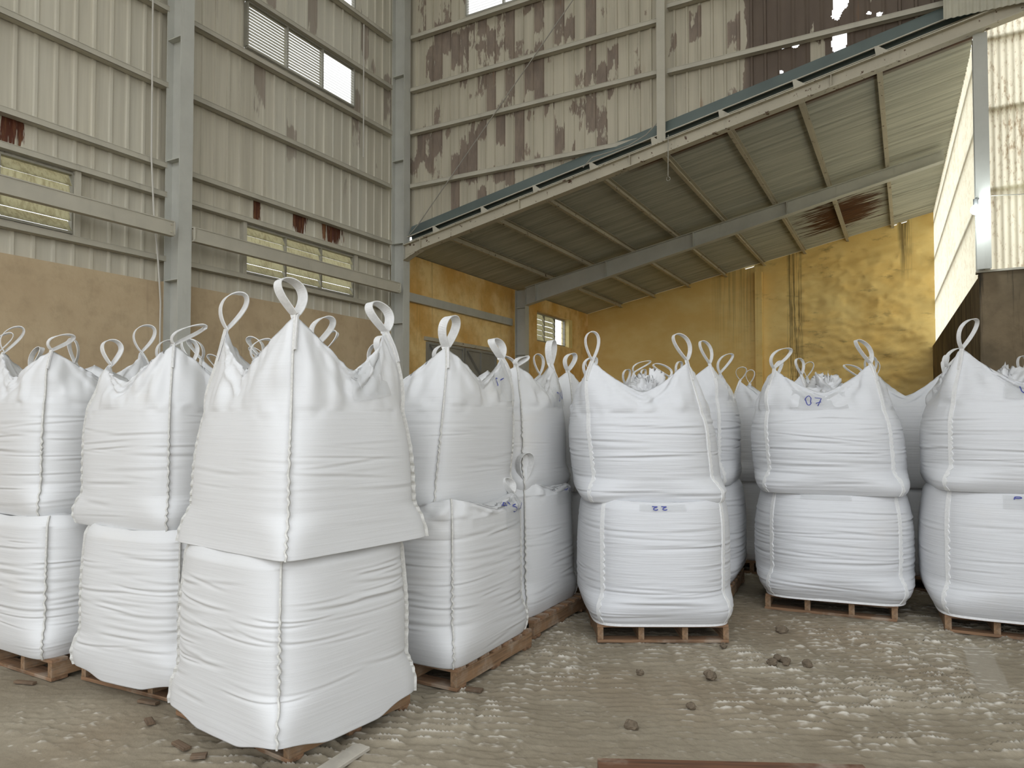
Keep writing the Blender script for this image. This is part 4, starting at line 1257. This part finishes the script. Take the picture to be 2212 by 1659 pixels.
# right-hand group
RK = dict(style=RIGHT, fin=False, lw=0.03)
pallet(-1.79, 5.45, D(29), 'wooden pallet under the stack in the middle of the floor, square to the camera', size=(0.95, 0.92))
bulk_bag(-1.79, 5.45, D(29), 'lower round-sided bulk bag in the middle, marked with an upturned 22', GL_, 'mid', seed=21, hem=True,
         pouches=(dict(pc=D(-92), pw=D(17), q0=1.02, q1=1.7, text='22', tpos=(0.42, 0.35), th=0.6, tw=0.2, flip=True),), **RK,
         **lower(hx=0.525, hy=0.525, bulge=0.10, zs=0.96, zin=1.01, ncrease=90, foot=0.12, footr=0.26, fm=0.94, fc=0.95))
bulk_bag(-1.84, 5.50, D(27), 'upper round-sided bulk bag in the middle of the photograph', GU, 'mid', seed=22,
         loops={2: dict(h=0.22, w=0.14, ang=D(15), tilt=0.05, tdir=D(90)), 3: dict(h=0.21, w=0.16, ang=D(15), tilt=0.35, tdir=D(190), width=0.035), 1: dict(h=0.18, w=0.16, ang=D(30), tilt=0.3, tdir=0), 0: dict(h=0.16, w=0.18, ang=D(20), tilt=0.8, tdir=D(180), width=0.02)},
         closure=((0.02, 0.0, 1.80), 0.13, 0.14, 3), **RK,
         **upper(lean=(-0.07, 0.0), z0=1.005, hx=0.525, hy=0.525, bulge=0.09, zs=1.66, ears=(.16, .16, .24, .24), mid=0.16, ncrease=80, camp=0.006))
pallet(-1.93, 6.88, D(4), 'wooden pallet half hidden behind the middle stack')
bulk_bag(-1.95, 6.88, D(4), 'lower bulk bag half hidden between the middle stack and the next one right', GL_, 'mid', seed=24, **RK,
         **lower(hx=0.53, hy=0.53, bulge=0.12, zs=0.98, zin=1.03, foot=0.12, footr=0.26, fm=0.94, fc=0.95))
bulk_bag(-1.98, 6.88, D(6), 'upper bulk bag half hidden between the middle stack and the next one right', GU, 'mid', seed=25,
         loops={3: dict(h=0.22, w=0.16, ang=D(25), tilt=0.3, tdir=D(180)), 0: dict(h=0.22, w=0.18, ang=D(20), tilt=0.5, tdir=0), 2: dict(h=0.18, w=0.16, ang=D(20), tilt=0.9, tdir=0, width=0.02)}, **RK,
         **upper(z0=1.025, hx=0.53, hy=0.53, bulge=0.10, zs=1.78, ears=(.2, .2, .18, .24)))
pallet(-0.64, 6.92, D(5), 'wooden pallet under the second stack from the right')
bulk_bag(-0.62, 6.90, D(8), 'lower bulk bag of the second stack from the right, finely creased all over', GL_, 'mid', seed=27, hem=True,
         pouches=(dict(pc=D(-96), pw=D(18), q0=1.0, q1=1.6),), **RK,
         **lower(hx=0.545, hy=0.545, bulge=0.17, zs=0.96, zin=1.005, ncrease=190, camp=0.005, foot=0.12, footr=0.26, fm=0.94, fc=0.95))
bulk_bag(-0.63, 6.89, D(8), 'upper bulk bag of the second stack from the right, marked 07', GU, 'mid', seed=28,
         loops={2: dict(h=0.21, w=0.24, ang=D(25), tilt=0.6, tdir=D(0)), 3: dict(h=0.22, w=0.15, ang=D(15), tilt=0.5, tdir=D(185), width=0.036), 1: dict(h=0.2, w=0.14, ang=D(40), tilt=0.35, tdir=D(10)), 0: dict(h=0.18, w=0.22, ang=D(20), tilt=0.8, tdir=D(180), width=0.02)},
         pouches=(dict(pc=D(-94), pw=D(22), q0=1.05, q1=1.75, text='07', tpos=(0.40, 0.5), th=0.62, tw=0.16),), closure=((0.0, 0.05, 1.84), 0.17, 0.16, 5), **RK,
         **upper(lean=(-0.05, 0.0), z0=1.0, hx=0.54, hy=0.54, bulge=0.15, zs=1.69, ears=(.16, .16, .22, .24), mid=0.15, ncrease=120))
pallet(0.69, 6.88, D(3), 'wooden pallet at the right edge of the photograph')
bulk_bag(0.68, 6.86, D(4), 'lower bulk bag at the right edge with an upside-down number on a pouch', GL_, 'mid', seed=31, hem=True,
         pouches=(dict(pc=D(-87), pw=D(16), q0=0.93, q1=1.5, text='p4', tpos=(0.40, 0.45), th=0.55, tw=0.26),), **RK,
         **lower(hx=0.545, hy=0.545, bulge=0.15, zs=1.03, zin=1.08, ncrease=60, foot=0.12, footr=0.26, fm=0.94, fc=0.95))
bulk_bag(0.70, 6.86, D(5), 'upper bulk bag at the right edge with many tangled loops', GU, 'mid', seed=32,
         loops={2: dict(h=0.25, w=0.24, ang=D(25), tilt=0.4, tdir=D(0)), 3: dict(h=0.22, w=0.22, ang=D(20), tilt=0.5, tdir=D(180)), 1: dict(h=0.2, w=0.22, ang=D(30), tilt=0.6, tdir=D(0)), 0: dict(h=0.2, w=0.2, ang=D(20), tilt=0.5, tdir=D(190))},
         pouches=(dict(pc=D(-84), pw=D(20), q0=1.15, q1=1.8, text='u-', tpos=(0.4, 0.6), th=0.4, tw=0.2),), closure=((0.0, 0.0, 1.84), 0.16, 0.16, 8), **RK,
         **upper(z0=1.075, hx=0.54, hy=0.54, bulge=0.15, zs=1.74, ears=(.18, .18, .27, .22), mid=0.15, ncrease=70))

# stacks behind, of which mostly the tops show
BACK = [(-4.05, 4.12, 'behind the second stack from the front', LEFT, True), (-5.2, 4.05, 'behind the stack at the left edge', LEFT, True), (-6.32, 3.05, 'beyond the left edge stack', LEFT, True),
        (-3.05, 6.28, 'three places behind the nearest stack', LEFT, True), (0.0, 8.25, 'seen in the gap between the two right-hand stacks', RIGHT, False),
        (-1.30, 8.28, 'behind the second stack from the right', RIGHT, False), (-2.6, 8.25, 'behind the half hidden stack', RIGHT, False), (1.30, 8.22, 'behind the stack at the right edge', RIGHT, False)]
for i, (x, y, where, stl, fin) in enumerate(BACK):
    rr = random.Random(i + 40)
    pallet(x, y, 0, 'wooden pallet under the stack ' + where, 'pallets of the stacks behind')
    bulk_bag(x, y, 0, 'lower white bulk bag of the stack ' + where, 'lower bags of the stacks behind', 'low', style=stl, fin=fin, seed=60 + i, **lower(hx=0.45, hy=0.45, bulge=0.05, ncrease=0))
    lo = {k: dict(h=rr.uniform(.16, .22), w=rr.uniform(.11, .16), ang=rr.uniform(-.6, .9), tilt=rr.uniform(0.1, .7), tdir=rr.uniform(0, 6.28), width=0.048 if fin else 0.028) for k in range(4)}
    bulk_bag(x, y, rr.uniform(-.08, .08), 'upper white bulk bag ' + where, 'upper bags of the stacks behind', 'far', style=stl, fin=fin, seed=80 + i, loops=lo,
             **upper(hx=0.45, hy=0.45, ears=tuple(rr.uniform(.18, .26) for _ in range(4)), ncrease=20))

# ------------------------------------------------------------------ things lying on the floor
def clod(x, y, r, label, seed):
    vs, fs = ball((0, 0, 0), 1.0, 14, 9)
    v = np.array(vs)
    n = fbm(v[:, 0] * 1.9 + seed, v[:, 1] * 1.9 + v[:, 2] * 2.3, 3, seed)
    v = v * (0.65 + 0.7 * n)[:, None] * np.array([1.0, 0.85, 0.72]) * r
    v[:, 2] -= v[:, 2].min()
    o = link_mesh('earth_clod', mesh_np('earth_clod', v, [tuple(f) for f in fs], False), M['clod'])
    o.location = (x, y, float(max(floor_height(np.array([x + dx]), np.array([y + dy]))[0][0] for dx in (-r, 0, r) for dy in (-r, 0, r))) - 0.35 * r)
    tag(o, label, 'clod', 'clods of earth on the floor')
CL = [(-0.87, 5.76, .045, 'lone clod of earth nearest the second stack from the right'), (-0.81, 4.95, .036, 'leftmost clod in the small cluster on the floor'), (-0.79, 5.07, .030, 'rear clod in the small cluster on the floor'),
      (-0.74, 5.04, .034, 'right clod in the small cluster on the floor'), (-0.72, 4.94, .024, 'small front clod in the cluster on the floor'), (-0.60, 5.02, .036, 'clod lying just right of the small cluster'),
      (-1.10, 4.49, .042, 'clod of earth in the middle of the open floor'), (-1.08, 3.97, .028, 'small clod between the middle clod and the dark timber'), (-1.29, 3.58, .040, 'clod of earth nearest the camera, left of the tracks'),
      (-1.51, 4.36, .026, 'small clod left of the middle clod'), (-1.17, 5.16, .026, 'small clod just in front of the middle pallet')]
for i, (x, y, r, lb) in enumerate(CL):
    clod(x, y, r, lb, i + 2)
# dark timber at the bottom edge
def plank(name, p, q, w, h, z, mat, label, cat, up=(0, 0, 1)):
    c = (Vec(p) + Vec(q)) / 2
    rz = math.atan2(q[1] - p[1], q[0] - p[0]); L = np.linalg.norm(Vec(q) - Vec(p))
    mb = MB(); b = min(0.006, h * 0.2)
    n = 8
    sec = [(-w / 2, 0), (w / 2, 0), (w / 2, h - b), (w / 2 - b, h), (-w / 2 + b, h), (-w / 2, h - b)]
    mb.prism(sec, 0, -L / 2, L / 2)
    o = link_mesh(name, mesh_np(name, np.array(mb.v), mb.f), mat)
    o.location = (c[0], c[1], z); o.rotation_euler = (0, 0, rz)
    tag(o, label, cat)
    return o
plank('timber_beam', (-1.207, 2.932), (-0.171, 3.442), 0.14, 0.10, 0.0, M['wood_dark'], 'dark brown timber lying at the bottom edge of the photograph', 'timber')
plank('dusty_board', (-2.34, 2.36), (-2.36, 2.72), 0.09, 0.018, 0.0, M['dust_wood'], 'short dust covered board beside the nearest pallet', 'board')
CH = [(-3.80, 2.56, 0.13, 0.035, 0.2, 'splintered wood scrap at the left corner of the second pallet'), (-3.55, 2.40, 0.08, 0.04, -0.4, 'small wood scrap in front of the gap left of the nearest stack'),
      (-3.15, 2.30, 0.12, 0.04, -0.15, 'brown wood scrap in front of the nearest pallet'), (-2.98, 2.27, 0.07, 0.045, 0.7, 'broken chip of wood near the front of the nearest pallet'),
      (-4.74, 2.38, 0.14, 0.03, 0.3, 'thin wood scrap in front of the pallet at the left edge'), (-2.28, 3.62, 0.10, 0.045, 0.2, 'wood scrap beside the pallet of the bag numbered 56')]
for x, y, L, w, a, lb in CH:
    plank('wood_scrap', (x - L / 2 * math.cos(a), y - L / 2 * math.sin(a)), (x + L / 2 * math.cos(a), y + L / 2 * math.sin(a)), w, 0.014, 0.0, M['wood_scrap'], lb, 'wood scrap')['group'] = 'wood scraps on the floor'
